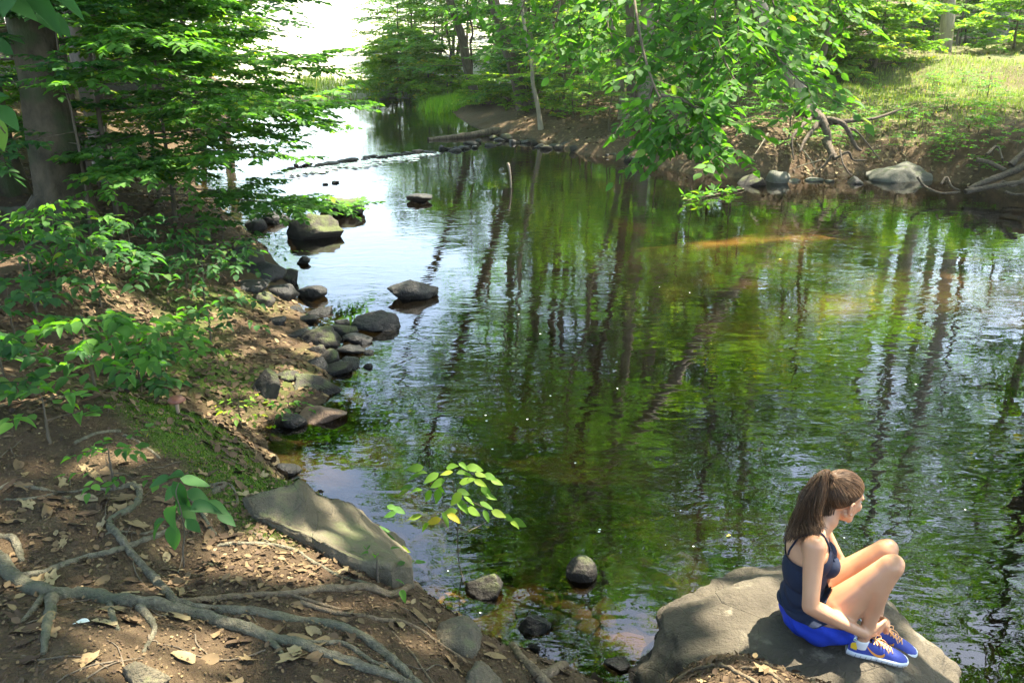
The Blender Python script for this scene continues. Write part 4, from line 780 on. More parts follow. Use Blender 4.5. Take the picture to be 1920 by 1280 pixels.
px_tubes('driftwood', 'tangle of driftwood and bare roots at the waterline of the right bank', 'driftwood', [
    ([(1815, 355, yd - .1), (1850, 340, yd), (1890, 325, yd + .2), (1935, 305, yd + .4)], (.05, .08)), ([(1830, 300, yd + .5), (1855, 305, yd + .4), (1885, 320, yd + .2)], (.05, .04)), ([(1810, 360, yd - .2), (1860, 350, yd - .1), (1930, 340, yd)], (.05, .05)),
    ([(1720, 332, yd), (1735, 350, yd - .1), (1765, 362, yd - .3), (1800, 360, yd - .3)], (.025, .02)), ([(1765, 345, yd - .1), (1775, 332, yd), (1785, 350, yd - .2), (1800, 357, yd - .3)], (.025, .015)), ([(1885, 360, yd - .2), (1905, 365, yd - .3), (1935, 362, yd - .3)], (.03, .02)),
    ([(1850, 290, yd + .6), (1870, 275, yd + .8), (1880, 300, yd + .5)], (.03, .02)), ([(1895, 310, yd + .3), (1920, 285, yd + .5), (1940, 270, yd + .7)], (.06, .05)), ([(1870, 355, yd - .1), (1880, 340, yd), (1900, 350, yd - .1), (1925, 330, yd + .1)], (.03, .02))], 'drift')
px_tubes('fallen_branches', 'thin bare branches drooping to the water under the hanging bough', 'branch', [([(1440, 250, yb + .6), (1425, 275, yb + .2), (1415, 290, yb)], (.02, .008)), ([(1495, 270, yb + .3), (1520, 300, yb), (1532, 325, yb - .2)], (.018, .006)), ([(1540, 300, yb), (1505, 310, yb - .1), (1485, 318, yb - .1)], (.014, .005)), ([(1180, 215, yb + 4), (1160, 240, yb + 3.5), (1150, 262, yb + 3.2)], (.03, .01))], 'root', 'branch')
ys = at(956, 352, 0)[1]
px_tubes('standing_stick', 'pale bare stick standing upright out of the water', 'stick', [([(958, 360, ys), (957, 335, ys), (955, 318, ys), (952, 306, ys)], (.014, .03))], 'bark_pale', 'stick')
yl = at(880, 258, 0)[1]
px_tubes('floating_log', 'dark log lying in the still water beyond the row of stones', 'log', [([(803, 262, yl - .6), (850, 257, yl - .2), (900, 250, yl + .3), (935, 244, yl + .8)], (.07, .11))], 'bark', 'log')
# leafy broken twig floating by the right bank
b0 = at(1335, 366, .03); o = empty('floating_twig', b0); tag(o, 'broken leafy twig floating on the dark water', 'twig'); g = np.random.default_rng(31); Ls = Leaves()
ax = at(1378, 356, .03) - at(1290, 374, .03); mb = MB(); mb.add(*tube(np.linspace(-ax * .55, ax * .7, 6), .012, 5)); ob('stem', mb.mesh('stem'), M['twig'], o)
for t in np.linspace(-.5, .5, 16): spray(Ls, g, ax * t + np.array([0, 0, .02]), np.array([g.normal(), g.normal() * .6, .5]), .16, 4, .15, .6, 50, .1)
leaf_parts(o, Ls.arr(), 'narrow', M['leaf_obj'])
# mushroom
p = gp(334, 775); o = empty('mushroom', p); tag(o, 'flat red brown mushroom on the moss', 'mushroom')
b = NB('mushroom_cap'); n1 = b.noise(25, 4, .6, b.obj()); M['cap'] = b.done(b.pbsdf(b.ramp(n1, [(.35, (.16, .05, .035)), (.65, (.28, .11, .07))]), .4)); b = NB('mushroom_stem'); M['mstem'] = b.done(b.pbsdf((.35, .24, .16), .8))
prof = [(0, .034), (.02, .036), (.036, .032), (.046, .022), (.05, .014), (.044, .008), (.02, .006), (0, .006)]
V = []; Q = []
for k, (r_, z_) in enumerate(prof):
    for j in range(20): V.append((r_ * math.cos(j * .31416) * (1 + .06 * math.sin(3 * j * .314)), r_ * math.sin(j * .31416), z_ + .07))
    if k: Q += [((k - 1) * 20 + j, (k - 1) * 20 + (j + 1) % 20, k * 20 + (j + 1) % 20, k * 20 + j) for j in range(20)]
ob('cap', mk('cap', V, Q), M['cap'], o); mb = MB(); mb.add(*tube(np.array([(.003, 0, -.02), (0, 0, .03), (.002, 0, .08)]), [.012, .010, .012], 10)); ob('stalk', mb.mesh('stalk'), M['mstem'], o)

# ------------------------------------------------------------------ leaf litter
def litter_mat(name, obj):
    b = NB(name); t = b.rnd() if obj else b.attr('tint'); c = b.ramp(t, [(0, (.05, .033, .02)), (.3, (.115, .075, .042)), (.6, (.185, .128, .064)), (.85, (.26, .195, .098)), (1, (.34, .28, .155))])
    c = b.mix(b.math('MULTIPLY', b.noise(60, 4, .6, b.geo()), .5), c, (.07, .045, .03)); return b.done(b.pbsdf(c, .8, None, .2))
M['litter'] = litter_mat('dry_leaf', False); M['litter_obj'] = litter_mat('dry_leaf_single', True)
def dead_leaf(lobes, seed):
    g = np.random.default_rng(seed); V = [(0, 0, .0)]; n = 16 if lobes else 10
    for k in range(n):
        a = 2 * math.pi * k / n; r_ = .5 * (1 + (.32 if lobes else .06) * math.cos(a * lobes + .4)) if lobes else .5
        x, y = r_ * math.sin(a) * (.62 if lobes else .5), r_ * math.cos(a); V.append((x, y, .35 * x * x + .22 * g.normal() * abs(y) * .6 + .25 * abs(x)))
    T_ = [(0, k + 1, (k + 1) % n + 1) for k in range(n)]; me = mk('fallen_leaf', V, None, T_); me.materials.append(M['litter_obj']); return me
DL = [dead_leaf(0, 1), dead_leaf(5, 2), dead_leaf(0, 3), dead_leaf(7, 4), dead_leaf(0, 5), dead_leaf(5, 6)]
g = np.random.default_rng(44); cnt = 0; LP = Leaves()
def land_pts(n, x0, x1, y0, y1, msd=.03):
    X = g.uniform(x0, x1, n); Y = g.uniform(y0, y1, n); k = river_sd(X, Y) > msd; return X[k], Y[k]
def slope_n(X, Y, e=.03): return np.stack([-(ground_z(X + e, Y) - ground_z(X - e, Y)) / (2 * e), -(ground_z(X, Y + e) - ground_z(X, Y - e)) / (2 * e), np.ones_like(X)], 1)
X, Y = land_pts(1500, -2.6, 1.7, 1.75, 4.2); N = unit(slope_n(X, Y)); Z = ground_z(X, Y); px_, py_ = pixfields(X, Y, Z)
dens = .5 + .5 * fbm(X, Y, 3.5, 60)
for k in range(len(X)):
    if cnt >= 300: break
    if not (-60 < px_[k] < 1560 and 860 < py_[k] < 1330) or g.uniform() > dens[k] + .25: continue
    kd = int(g.integers(6)); o = bpy.data.objects.new('fallen_leaf', DL[kd]); col.objects.link(o); s = g.uniform(.035, .095); n_ = Vector(N[k] + g.normal(0, .22, 3))
    o.matrix_world = Matrix.Translation((X[k], Y[k], Z[k] + .004)) @ n_.to_track_quat('Z', 'Y').to_matrix().to_4x4() @ Matrix.Rotation(g.uniform(0, 6.28), 4, 'Z') @ Matrix.Diagonal((s, s * g.uniform(.8, 1.4), s, 1))
    tag(o, 'lobed dry oak leaf lying on the bare soil' if kd in (1, 3, 5) else 'oval dry brown leaf lying on the bare soil', 'fallen leaf', 'lobed dry leaves fallen on the near bank' if kd in (1, 3, 5) else 'oval dry leaves fallen on the near bank'); cnt += 1
def lit(n, x0, x1, y0, y1, size, cond=None, tint=.5, seed=1):
    X, Y = land_pts(n, x0, x1, y0, y1)
    if cond is not None: k = cond(X, Y); X, Y = X[k], Y[k]
    N = unit(slope_n(X, Y)) + g.normal(0, .35, (len(X), 3)); a = g.uniform(0, 6.28, len(X)); D = np.stack([np.cos(a), np.sin(a), g.normal(0, .2, len(X))], 1)
    D -= N * (D * N).sum(1, keepdims=True) / (N * N).sum(1, keepdims=True); P = np.stack([X, Y, ground_z(X, Y) + .006], 1)
    LP.add(P, D, N, size * g.uniform(.5, 1.3, len(X)), np.clip(g.normal(tint, .25, len(X)), 0, 1))
lit(15000, -2.8, 1.7, 1.7, 4.6, .036, lambda X, Y: g.uniform(size=len(X)) < .35 + .5 * fbm(X, Y, 2.5, 61), .4)
lit(17000, -4.5, -.8, 4.0, 9.5, .062, lambda X, Y: (g.uniform(size=len(X)) < .65 + .4 * fbm(X, Y, 1.5, 62)), .3)
lit(26000, -2.6, 1.7, 1.7, 4.2, .013, None, .3)
lit(5000, -9, -3.5, 8, 16, .085, None, .45)
lit(16000, 5, 16, 14, 21, .095, lambda X, Y: (river_sd(X, Y) < 3.6) & (g.uniform(size=len(X)) < .6 + .5 * fbm(X, Y, .9, 63)), .6)
lit(9000, 0, 9, 18.5, 32, .10, None, .5)
lit(3500, 8, 22, 19, 33, .09, None, .6)
tag(ob('leaf_litter', leaf_mesh('leaf_litter', LP.arr(), 'ovate'), M['litter']), 'dry brown leaves strewn over both banks', kind='stuff')
# twigs on the soil
for k in range(46):
    px, py = g.uniform(0, 900), g.uniform(700, 1270)
    p = gp(px, py)
    if river_sd(p[0], p[1])[0] < .05: continue
    L = g.uniform(.08, .32); a = g.uniform(0, 6.28); n = 7; t = np.linspace(-.5, .5, n); P = np.stack([p[0] + math.cos(a) * t * L, p[1] + math.sin(a) * t * L + .02 * np.sin(t * 5 + k), 0 * t], 1); P[:, 2] = ground_z(P[:, 0], P[:, 1]) + .004
    mb = MB(); mb.add(*tube(P - p, np.linspace(.0035, .0015, n), 5)); tag(ob('fallen_twig', mb.mesh('fallen_twig'), M['twig'], None, p), 'thin dry twig lying on the bare soil', 'twig', 'dry twigs on the near bank')
b = NB('white_leaf'); M['white_leaf'] = b.done(b.pbsdf((.62, .64, .58), .6)); b = NB('yellow_leaf'); M['yellow_leaf'] = b.done(b.pbsdf((.75, .6, .05), .5))
def single(px, py, s, m, label, water=False):
    p = at(px, py, .006) if water else gp(px, py, .012); me = LM['broad'].copy(); me.materials.clear(); o = ob('fallen_leaf', me, M[m]); o.location = Vector(p); o.scale = (s,) * 3; o.rotation_euler = (.2, .1, 1.9); tag(o, label, 'fallen leaf')
single(170, 1170, .05, 'white_leaf', 'single whitish leaf lying on the soil beside the thick root'); single(1370, 1003, .03, 'yellow_leaf', 'small yellow leaf floating on the dark water', True); single(1466, 486, .05, 'yellow_leaf', 'yellow leaf floating far out on the stream', True)
# foam flecks and riffle
b = NB('foam'); M['foam'] = b.done(b.pbsdf((.8, .82, .82), .6)); V = []; Tq = []
for k in range(30):
    px = g.uniform(830, 1920); py = g.uniform(520, 1150) if k % 4 else g.uniform(800, 1100); p = at(px, py, .004)
    if river_sd(p[0], p[1])[0] > -.2: continue
    r_ = g.uniform(.002, .0055) * (1 + p[1] * .06); n0 = len(V); V += [(p[0] + r_ * math.cos(i * 1.047) * 1.3, p[1] + r_ * math.sin(i * 1.047), .004) for i in range(6)]; Tq += [(n0, n0 + i, n0 + i + 1) for i in range(1, 5)]
tag(ob('foam_flecks', mk('foam_flecks', V, None, Tq, None, False), M['foam']), 'white flecks of foam drifting on the water', kind='stuff')
V = []; Tq = []
for k in range(480):
    i = g.uniform(0, 1) ** 1.6 * 30; a = WP[int(i)] + (WP[int(i) + 1] - WP[int(i)]) * (i % 1); p = at(a[0], a[1] + 2 + abs(g.normal(0, 5 if i < 26 else 2)), .006); r_ = g.uniform(.02, .07); n0 = len(V)
    V += [(p[0] + r_ * math.cos(j * 1.047) * 2.2, p[1] + r_ * math.sin(j * 1.047) * .8, .006 + .03 * g.uniform() * (j % 2)) for j in range(6)]; Tq += [(n0, n0 + j, n0 + j + 1) for j in range(1, 5)]
tag(ob('riffle_foam', mk('riffle_foam', V, None, Tq, None, False), M['foam']), 'white water spilling over the row of stones', kind='stuff')
# ------------------------------------------------------------------ seated person
V3 = lambda *a: np.array(a, float)
def frame(f, upv=(0, 0, 1)):
    f = unit(V3(*f)); l = unit(np.cross(V3(*upv), f)); return f, l, np.cross(f, l)
HS = 1.06
class Body:
    def __init__(s): s.pr = []
    def cap(s, a, ra, b, rb, g='torso'):
        if g == 'head': ra, rb = ra * HS, rb * HS
        s.pr.append(('c', V3(*a), ra, V3(*b), rb, g))
    def chain(s, pts, g):
        for (a, ra), (b_, rb) in zip(pts[:-1], pts[1:]): s.cap(a, ra, b_, rb, g)
    def ell(s, c, r, ax=None, g='torso'):
        if g == 'head': r = V3(*r) * HS
        s.pr.append(('e', V3(*c), V3(*r), np.eye(3) if ax is None else np.array(ax), None, g))
    def mesh(s, grow_=0.0, groups=None):
        mb = MB(); iv, it = ico(4)
        for p in s.pr:
            if groups and p[5] not in groups: continue
            if p[0] == 'e': mb.add(p[1] + (iv * (p[2] + grow_)) @ p[3], None, it)
            else:
                _, a, ra, b_, rb, _g = p; ra, rb = ra + grow_, rb + grow_; d = unit(b_ - a); L = np.linalg.norm(b_ - a); t = (iv @ d)
                mb.add(np.where((t > 0)[:, None], b_ + iv * rb, a + iv * ra), None, it)
        return mb.mesh('raw')
    def sdf(s, V, groups):
        out = np.full(len(V), 9.0)
        for p in s.pr:
            if p[5] not in groups: continue
            if p[0] == 'e':
                q = (V - p[1]) @ p[3].T; k = np.linalg.norm(q / p[2], axis=1); out = np.minimum(out, (k - 1) * p[2].min())
            else:
                _, a, ra, b_, rb, _g = p; e = b_ - a; t = np.clip((V - a) @ e / (e @ e), 0, 1); out = np.minimum(out, np.linalg.norm(V - a - t[:, None] * e, axis=1) - (ra + (rb - ra) * t))
        return out
def remesh(me, vox, it, f=.5):
    o = bpy.data.objects.new('tmp', me); col.objects.link(o); m = o.modifiers.new('r', 'REMESH'); m.mode = 'VOXEL'; m.voxel_size = vox
    s = o.modifiers.new('s', 'SMOOTH'); s.factor = f; s.iterations = it; t = o.modifiers.new('t', 'TRIANGULATE')
    dg = bpy.context.evaluated_depsgraph_get(); r = bpy.data.meshes.new_from_object(o.evaluated_get(dg)); bpy.data.objects.remove(o)
    n = len(r.vertices); V = np.zeros(n * 3, np.float32); r.vertices.foreach_get('co', V); N = np.zeros(n * 3, np.float32); r.vertices.foreach_get('normal', N)
    T_ = np.zeros(len(r.polygons) * 3, np.int32); r.polygons.foreach_get('vertices', T_); return V.reshape(-1, 3).astype(float), N.reshape(-1, 3).astype(float), T_.reshape(-1, 3)
def clip(V, N, T_, s):
    """keep the part of a triangle mesh where s < 0, cut along s = 0"""
    ins = s < 0; k = ins[T_].sum(1); keep = T_[k == 3]; newV = [V]; newN = [N]; cache = {}; extra = []; nv = len(V); av, an = [], []
    def cut(a, b_):
        key = (min(a, b_), max(a, b_))
        if key not in cache:
            t = s[a] / (s[a] - s[b_]); av.append(V[a] + (V[b_] - V[a]) * t); an.append(N[a] + (N[b_] - N[a]) * t); cache[key] = nv + len(av) - 1
        return cache[key]
    for tri in T_[(k == 1) | (k == 2)]:
        a, b_, c_ = tri; f = ins[tri]
        while not ((f.sum() == 1 and f[0]) or (f.sum() == 2 and not f[0])): a, b_, c_ = b_, c_, a; f = np.roll(f, -1)
        if f.sum() == 1: extra.append((a, cut(a, b_), cut(a, c_)))
        else: p, q_ = cut(a, b_), cut(a, c_); extra += [(p, b_, c_), (p, c_, q_)]
    V2 = np.concatenate([V, np.array(av)]) if av else V; N2 = np.concatenate([N, np.array(an)]) if an else N
    F2 = np.concatenate([keep, np.array(extra, int)]) if extra else keep; u, inv = np.unique(F2, return_inverse=True); return V2[u], unit(N2[u]), inv.reshape(-1, 3), u
B = Body()
HIPR, HIPL = V3(1.415, 3.225, .465), V3(1.435, 3.405, .465); KNR, KNL = V3(1.652, 3.16, .805), V3(1.700, 3.325, .775); ANR, ANL = V3(1.575, 3.14, .455), V3(1.705, 3.315, .385)
SHR, SHL = V3(1.318, 3.190, .888), V3(1.400, 3.475, .885); ELR, ELL_ = V3(1.302, 3.105, .640), V3(1.56, 3.50, .62); WRR, WRL = V3(1.562, 3.120, .487), V3(1.675, 3.285, .472)
NK = V3(1.425, 3.352, .925)
B.ell((1.378, 3.315, .470), (.114, .158, .108)); B.ell((1.345, 3.315, .565), (.086, .118, .10)); B.ell((1.342, 3.32, .68), (.090, .122, .12)); B.ell((1.350, 3.325, .775), (.094, .138, .11)); B.cap((1.335, 3.235, .855), .055, (1.40, 3.43, .855), .055)
B.ell((1.350, 3.325, .845), (.075, .12, .07)); B.ell((1.425, 3.275, .735), (.048, .055, .052)); B.ell((1.445, 3.375, .735), (.048, .055, .052)); B.cap((1.385, 3.335, .88), .052, NK, .046); B.cap((1.33, 3.23, .87), .045, (1.39, 3.33, .92), .036); B.cap((1.40, 3.44, .868), .042, (1.415, 3.36, .92), .036)
# head
HF, HL, HU = frame((.91, .34, -.24), (.10, 0, 1)); HX = np.array([HF, HL, HU]); HC_ = V3(1.488, 3.388, 1.018)
hp = lambda f, l, u: HC_ + (HF * f + HL * l + HU * u) * HS
B.cap(NK, .047, hp(-.035, 0, -.045), .045, 'head'); B.ell(hp(-.010, 0, .030), (.096, .076, .088), HX, 'head'); B.ell(hp(.030, 0, -.030), (.064, .060, .074), HX, 'head'); B.ell(hp(.045, 0, -.068), (.048, .046, .038), HX, 'head'); B.ell(hp(.078, 0, -.092), (.022, .024, .020), HX, 'head')
B.cap(hp(.086, 0, .018), .010, hp(.112, 0, -.024), .0125, 'head'); B.ell(hp(.100, .009, -.026), (.012, .010, .008), HX, 'head'); B.ell(hp(.100, -.009, -.026), (.012, .010, .008), HX, 'head')
for s_ in (1, -1): B.ell(hp(.060, s_ * .036, -.022), (.030, .024, .026), HX, 'head'); B.cap(hp(.083, s_ * .008, .020), .010, hp(.070, s_ * .046, .022), .010, 'head'); B.cap(hp(-.005, s_ * .062, -.045), .018, hp(.055, s_ * .032, -.085), .017, 'head')
B.cap(hp(.092, .012, -.058), .0085, hp(.092, -.012, -.058), .0085, 'head')
# arms
B.chain([(SHR, .050), (SHR * .7 + ELR * .3, .044), (SHR * .3 + ELR * .7, .038), (ELR, .036)], 'arm'); B.chain([(ELR, .036), (ELR * .78 + WRR * .22, .039), (ELR * .4 + WRR * .6, .030), (WRR, .0225)], 'arm')
B.chain([(SHL, .048), (SHL * .3 + ELL_ * .7, .038), (ELL_, .035), (ELL_ * .7 + WRL * .3, .036), (WRL, .0225)], 'arm')
# hands clasped round the shins
PR = V3(1.607, 3.142, .478); B.cap(WRR, .021, PR, .022, 'arm'); B.cap(PR + V3(-.005, -.012, .014), .016, V3(1.640, 3.150, .492), .013, 'arm'); B.cap(PR + V3(.0, .0, -.012), .017, V3(1.640, 3.160, .455), .013, 'arm')
for k, (dz, l_) in enumerate([(.016, 1.0), (.002, 1.06), (-.013, 1.0), (-.028, .82)]):
    a = V3(1.640, 3.146 + .003 * k, .482 + dz); b_ = a + V3(.026, .018, .006) * l_; c_ = b_ + V3(.016, .030, -.006) * l_; e_ = c_ + V3(-.004, .020, -.012) * l_
    B.chain([(a, .0098), (b_, .0094), (c_, .0086), (e_, .0074)], 'arm')
B.chain([(PR + V3(.0, -.014, .012), .012), (V3(1.633, 3.138, .515), .0105), (V3(1.660, 3.155, .522), .009), (V3(1.678, 3.172, .518), .0075)], 'arm')
PL = V3(1.682, 3.240, .468); B.cap(WRL, .021, PL, .021, 'arm'); B.cap(PL, .019, V3(1.684, 3.212, .470), .015, 'arm')
for k, (dz, l_) in enumerate([(.020, .95), (.006, 1.05), (-.008, 1.0), (-.022, .8)]):
    a = V3(1.690 - .002 * k, 3.215, .474 + dz); b_ = a + V3(.010, -.030, .002) * l_; c_ = b_ + V3(-.010, -.024, -.012) * l_; B.chain([(a, .0095), (b_, .009), (c_, .0078)], 'arm')
# legs
for H_, K_, A_, sd_ in ((HIPR, KNR, ANR, 1), (HIPL, KNL, ANL, -1)):
    B.chain([(H_, .098), (H_ * .72 + K_ * .28, .088), (H_ * .4 + K_ * .6, .068), (H_ * .1 + K_ * .9, .056), (K_, .054)], 'leg')
    bk = V3(-.022, 0, -.006); B.ell(K_ + V3(.012, 0, .012), (.044, .045, .046), None, 'leg')
    B.chain([(K_, .050), (K_ * .72 + A_ * .28 + bk, .052), (K_ * .5 + A_ * .5 + bk * .6, .045), (K_ * .2 + A_ * .8, .031), (A_, .029)], 'leg')
FR, FL = unit(V3(.965, -.26, -.06)), unit(V3(.90, -.42, -.10))
for A_, f_ in ((ANR, FR), (ANL, FL)): B.cap(A_, .029, A_ + V3(0, 0, -.045) - f_ * .012, .028, 'leg'); B.cap(A_ + V3(0, 0, -.04), .026, A_ + f_ * .09 + V3(0, 0, -.062), .019, 'leg')
BV, BN, BT = remesh(B.mesh(), .0048, 9, .55)
person = empty('person', (1.40, 3.30, .36)); tag(person, 'seated person in navy tank top and blue shorts with a long brown ponytail', 'person'); PO = np.array(person.location)
b = NB('skin'); P = b.obj(); n1 = b.noise(22, 4, .6, P); n2 = b.noise(5, 2, .5, P); c = b.ramp(n2, [(.35, (.47, .235, .125)), (.65, (.57, .31, .175))]); p = b.n('BsdfPrincipled'); b.l(b.mix(b.math('MULTIPLY', n1, .25), c, (.42, .20, .12)), p.inputs['Base Color'])
p.inputs['Roughness'].default_value = .42; p.inputs['Specular IOR Level'].default_value = .45; p.inputs['Subsurface Weight'].default_value = .12; p.inputs['Subsurface Radius'].default_value = (.9, .35, .2); p.inputs['Subsurface Scale'].default_value = .012
b.l(b.bump(b.noise(160, 3, .6, P), .15, .002), p.inputs['Normal']); M['skin'] = b.done(p.outputs[0])
body = ob('body', mk('body', BV - PO, None, BT), M['skin'], person)
def cloth(name, rgb, rgb2, sc=220):
    b = NB(name); P = b.obj(); n = b.noise(sc, 3, .6, P); f = b.noise(18, 4, .6, P); return b.done(b.pbsdf(b.mix(n, rgb, rgb2), .85, b.bump(b.math('ADD', b.math('MULTIPLY', n, .3), f), .5, .006), .25))
M['tank'] = cloth('navy_jersey', (.010, .016, .034), (.02, .028, .055))
# tank top
dt = B.sdf(BV, ('torso',)); da = B.sdf(BV, ('arm',)); dl = B.sdf(BV, ('leg',)); dh = B.sdf(BV, ('head',))
fx = unit(V3(.95, -.26, 0)); ly = V3(.26, .95, 0); q = BV - V3(1.345, 3.325, 0); qf, ql = q @ fx, q @ ly
ang = np.clip(qf / .1, -1, 1); ztop = np.where(ang < 0, .772 + .02 * ang, .772 + .045 * ang - .05 * np.clip(1 - np.abs(np.abs(ql) - .0) / .06, 0, 1) * np.clip(ang, 0, 1))
ztop = ztop + .035 * np.clip(1 - np.abs(np.abs(ql) - .062) / .05, 0, 1) * np.clip(ang, 0, 1)
s = np.maximum.reduce([BV[:, 2] - ztop, .492 + .8 * np.maximum(0, BV[:, 0] - 1.36) - BV[:, 2], dt - .035, np.minimum(dt, .02) - da - .008])
tv, tn, tt, _ = clip(BV, BN, BT, s)
fold = .005 * np.sin(tv[:, 2] * 95 + 3 * np.sin(tv[:, 1] * 22) + 2 * np.sin(tv[:, 0] * 31)) * np.clip((.66 - tv[:, 2]) / .1, 0, 1)
tank = ob('tank_top', mk('tank_top', tv + tn * (.007 + fold + .015 * np.clip((.555 - tv[:, 2]) / .05, 0, 1))[:, None] - PO, None, tt), M['tank'], person)
from mathutils.bvhtree import BVHTree
bvh = BVHTree.FromPolygons([Vector(v) for v in BV], [tuple(map(int, t_)) for t_ in BT])
def surf(p, off=.003): l, n, *_ = bvh.find_nearest(Vector(p)); return np.array(l + n * off)
for k in (-1, 1):
    e = ly * .064 * k; st = V3(1.345, 3.325, 0)
    pts = [st + fx * .12 + e + V3(0, 0, .785), st + fx * .10 + e * 1.08 + V3(0, 0, .84), st + fx * .06 + e * 1.2 + V3(0, 0, .90), st + e * 1.3 + V3(0, 0, .95), st - fx * .06 + e * 1.2 + V3(0, 0, .91), st - fx * .10 + e * .95 + V3(0, 0, .84), st - fx * .12 + e * .8 + V3(0, 0, .765)]
    path = np.array([surf(p_) for p_ in smooth_path(np.array(pts), 40)]); mb = MB(); mb.add(*tube(smooth_path(path[::3], 50) - PO, .0048, 6)); ob('strap', mb.mesh('strap'), M['tank'], tank)
# shorts
S_ = Body(); S_.ell((1.378, 3.315, .468), (.124, .170, .116)); S_.ell((1.352, 3.315, .53), (.094, .128, .05))
S_.chain([(HIPR, .108), (HIPR * .7 + KNR * .3, .106)], 'leg'); S_.chain([(HIPL, .108), (HIPL * .7 + KNL * .3, .104)], 'leg'); S_.cap(HIPR + V3(.0, -.02, -.01), .075, HIPR + V3(.115, -.03, -.015), .07, 'leg'); S_.cap(HIPL + V3(0, .02, -.01), .075, HIPL + V3(.11, .03, -.015), .07, 'leg')
sv, sn, stt = remesh(S_.mesh(), .007, 8)
tR = (sv - HIPR) @ unit(KNR - HIPR); tL = (sv - HIPL) @ unit(KNL - HIPL); near = sv[:, 1] < 3.315; tt_ = np.where(near, tR, tL)
low_ = np.clip((.50 - sv[:, 2]) / .12, 0, 1); hem = np.where(near, .135, .13) + .0 * low_
hx = (sv[:, 0] - 1.375) - .165
s = np.maximum.reduce([np.minimum(tt_ - .125, np.where(sv[:, 2] < .47, hx, 9)), sv[:, 2] - .515, np.where(sv[:, 2] < .47, hx, -9)])
cv, cn, ct, u_ = clip(sv, sn, stt, s)
ss = np.maximum(np.minimum((np.where(cv[:, 1] < 3.315, (cv - HIPR) @ unit(KNR - HIPR), (cv - HIPL) @ unit(KNL - HIPL)) - .125), 9), (cv[:, 0] - 1.54))
wr = .0035 * np.sin(cv[:, 2] * 80 + cv[:, 0] * 60 + 2 * np.sin(cv[:, 1] * 40)); cv = cv + cn * wr[:, None]; cv[:, 2] = np.maximum(cv[:, 2], .355)
b = NB('blue_shorts'); h_ = b.attr('hem'); n = b.noise(200, 3, .6, b.obj()); pat = b.noise(75, 2, .5, b.obj()); c = b.mix(n, (.008, .035, .36), (.012, .055, .50)); pc = b.ramp(pat, [(.40, (.01, .05, .5)), (.46, (.7, .75, .8)), (.54, (.75, .8, .8)), (.6, (.02, .32, .16))])
c = b.mix(b.ramp(h_, [(.45, (0, 0, 0)), (.55, (1, 1, 1))]), c, pc); M['shorts'] = b.done(b.pbsdf(c, .7, b.bump(b.noise(25, 4, .6, b.obj()), .5, .008), .3))
ob('shorts', mk('shorts', cv - PO, None, ct, {'hem': np.clip(1 + ss / .03, 0, 1)}), M['shorts'], person)
# hair
b = NB('brown_hair'); t_ = b.attr('tint'); c = b.ramp(t_, [(0, (.030, .016, .008)), (.5, (.085, .046, .023)), (1, (.20, .115, .06))]); p = b.n('BsdfPrincipled'); b.l(c, p.inputs['Base Color']); p.inputs['Roughness'].default_value = .5; p.inputs['Specular IOR Level'].default_value = .3; M['hair'] = b.done(p.outputs[0])
hl = BV - HC_; hf, hs, hu = hl @ HF, hl @ HL, hl @ HU
hf, hs, hu = hf / HS, hs / HS, hu / HS
line = np.where(hf > 0, .024 + .72 * hf, np.maximum(.022 + 1.05 * hf, -.085)) + .0 * hs
hairline = np.maximum.reduce([line - hu, hf - .088, dh - .02])
hv, hn, ht, _ = clip(BV, BN, BT, np.maximum(hairline, .006 - np.minimum(dt, da) * 0 - .02))
hair = empty('hair', (0, 0, 0)) if False else ob('hair', mk('hair', hv + hn * .0035 - PO, None, ht, {'tint': np.full(len(hv), .35)}), M['hair'], person)
PB_ = hp(-.090, .006, .086); g = np.random.default_rng(77); mb = MB()
hs_i = np.where(np.abs(np.maximum(hairline, -9)) < .004)[0]
for k in range(1300):
    if k < 500: a0 = BV[hs_i[g.integers(len(hs_i))]]
    else:
        i = g.integers(len(hv)); a0 = hv[i]
    n_ = 9; t = np.linspace(0, 1, n_)[:, None]; path = a0 * (1 - t) + PB_ * t; path = HC_ + (path - HC_) / np.maximum(np.linalg.norm(path - HC_, axis=1, keepdims=True), 1e-6) * .13
    path = np.array([surf(q_ if False else HC_ + V3(*0 * HF) + (q_ - HC_), .0045 + .002 * math.sin(j)) for j, q_ in enumerate(path)]); path[-1] = PB_ + g.normal(0, .008, 3)
    mb.add(*tube(smooth_path(path, 14), np.linspace(.0013, .0013, 14), 3), a=np.clip(g.normal(.5, .25), 0, 1))
ob('swept_strands', (lambda m: (m.transform(Matrix.Translation(-Vector(PO))), m)[1])(mb.mesh('swept_strands')), M['hair'], hair)
mb = MB(); Yp = PB_[1]
ends = [(1473, 1014), (1480, 1008), (1492, 1008), (1507, 1003), (1520, 1003), (1532, 1004), (1540, 1000), (1544, 985)]
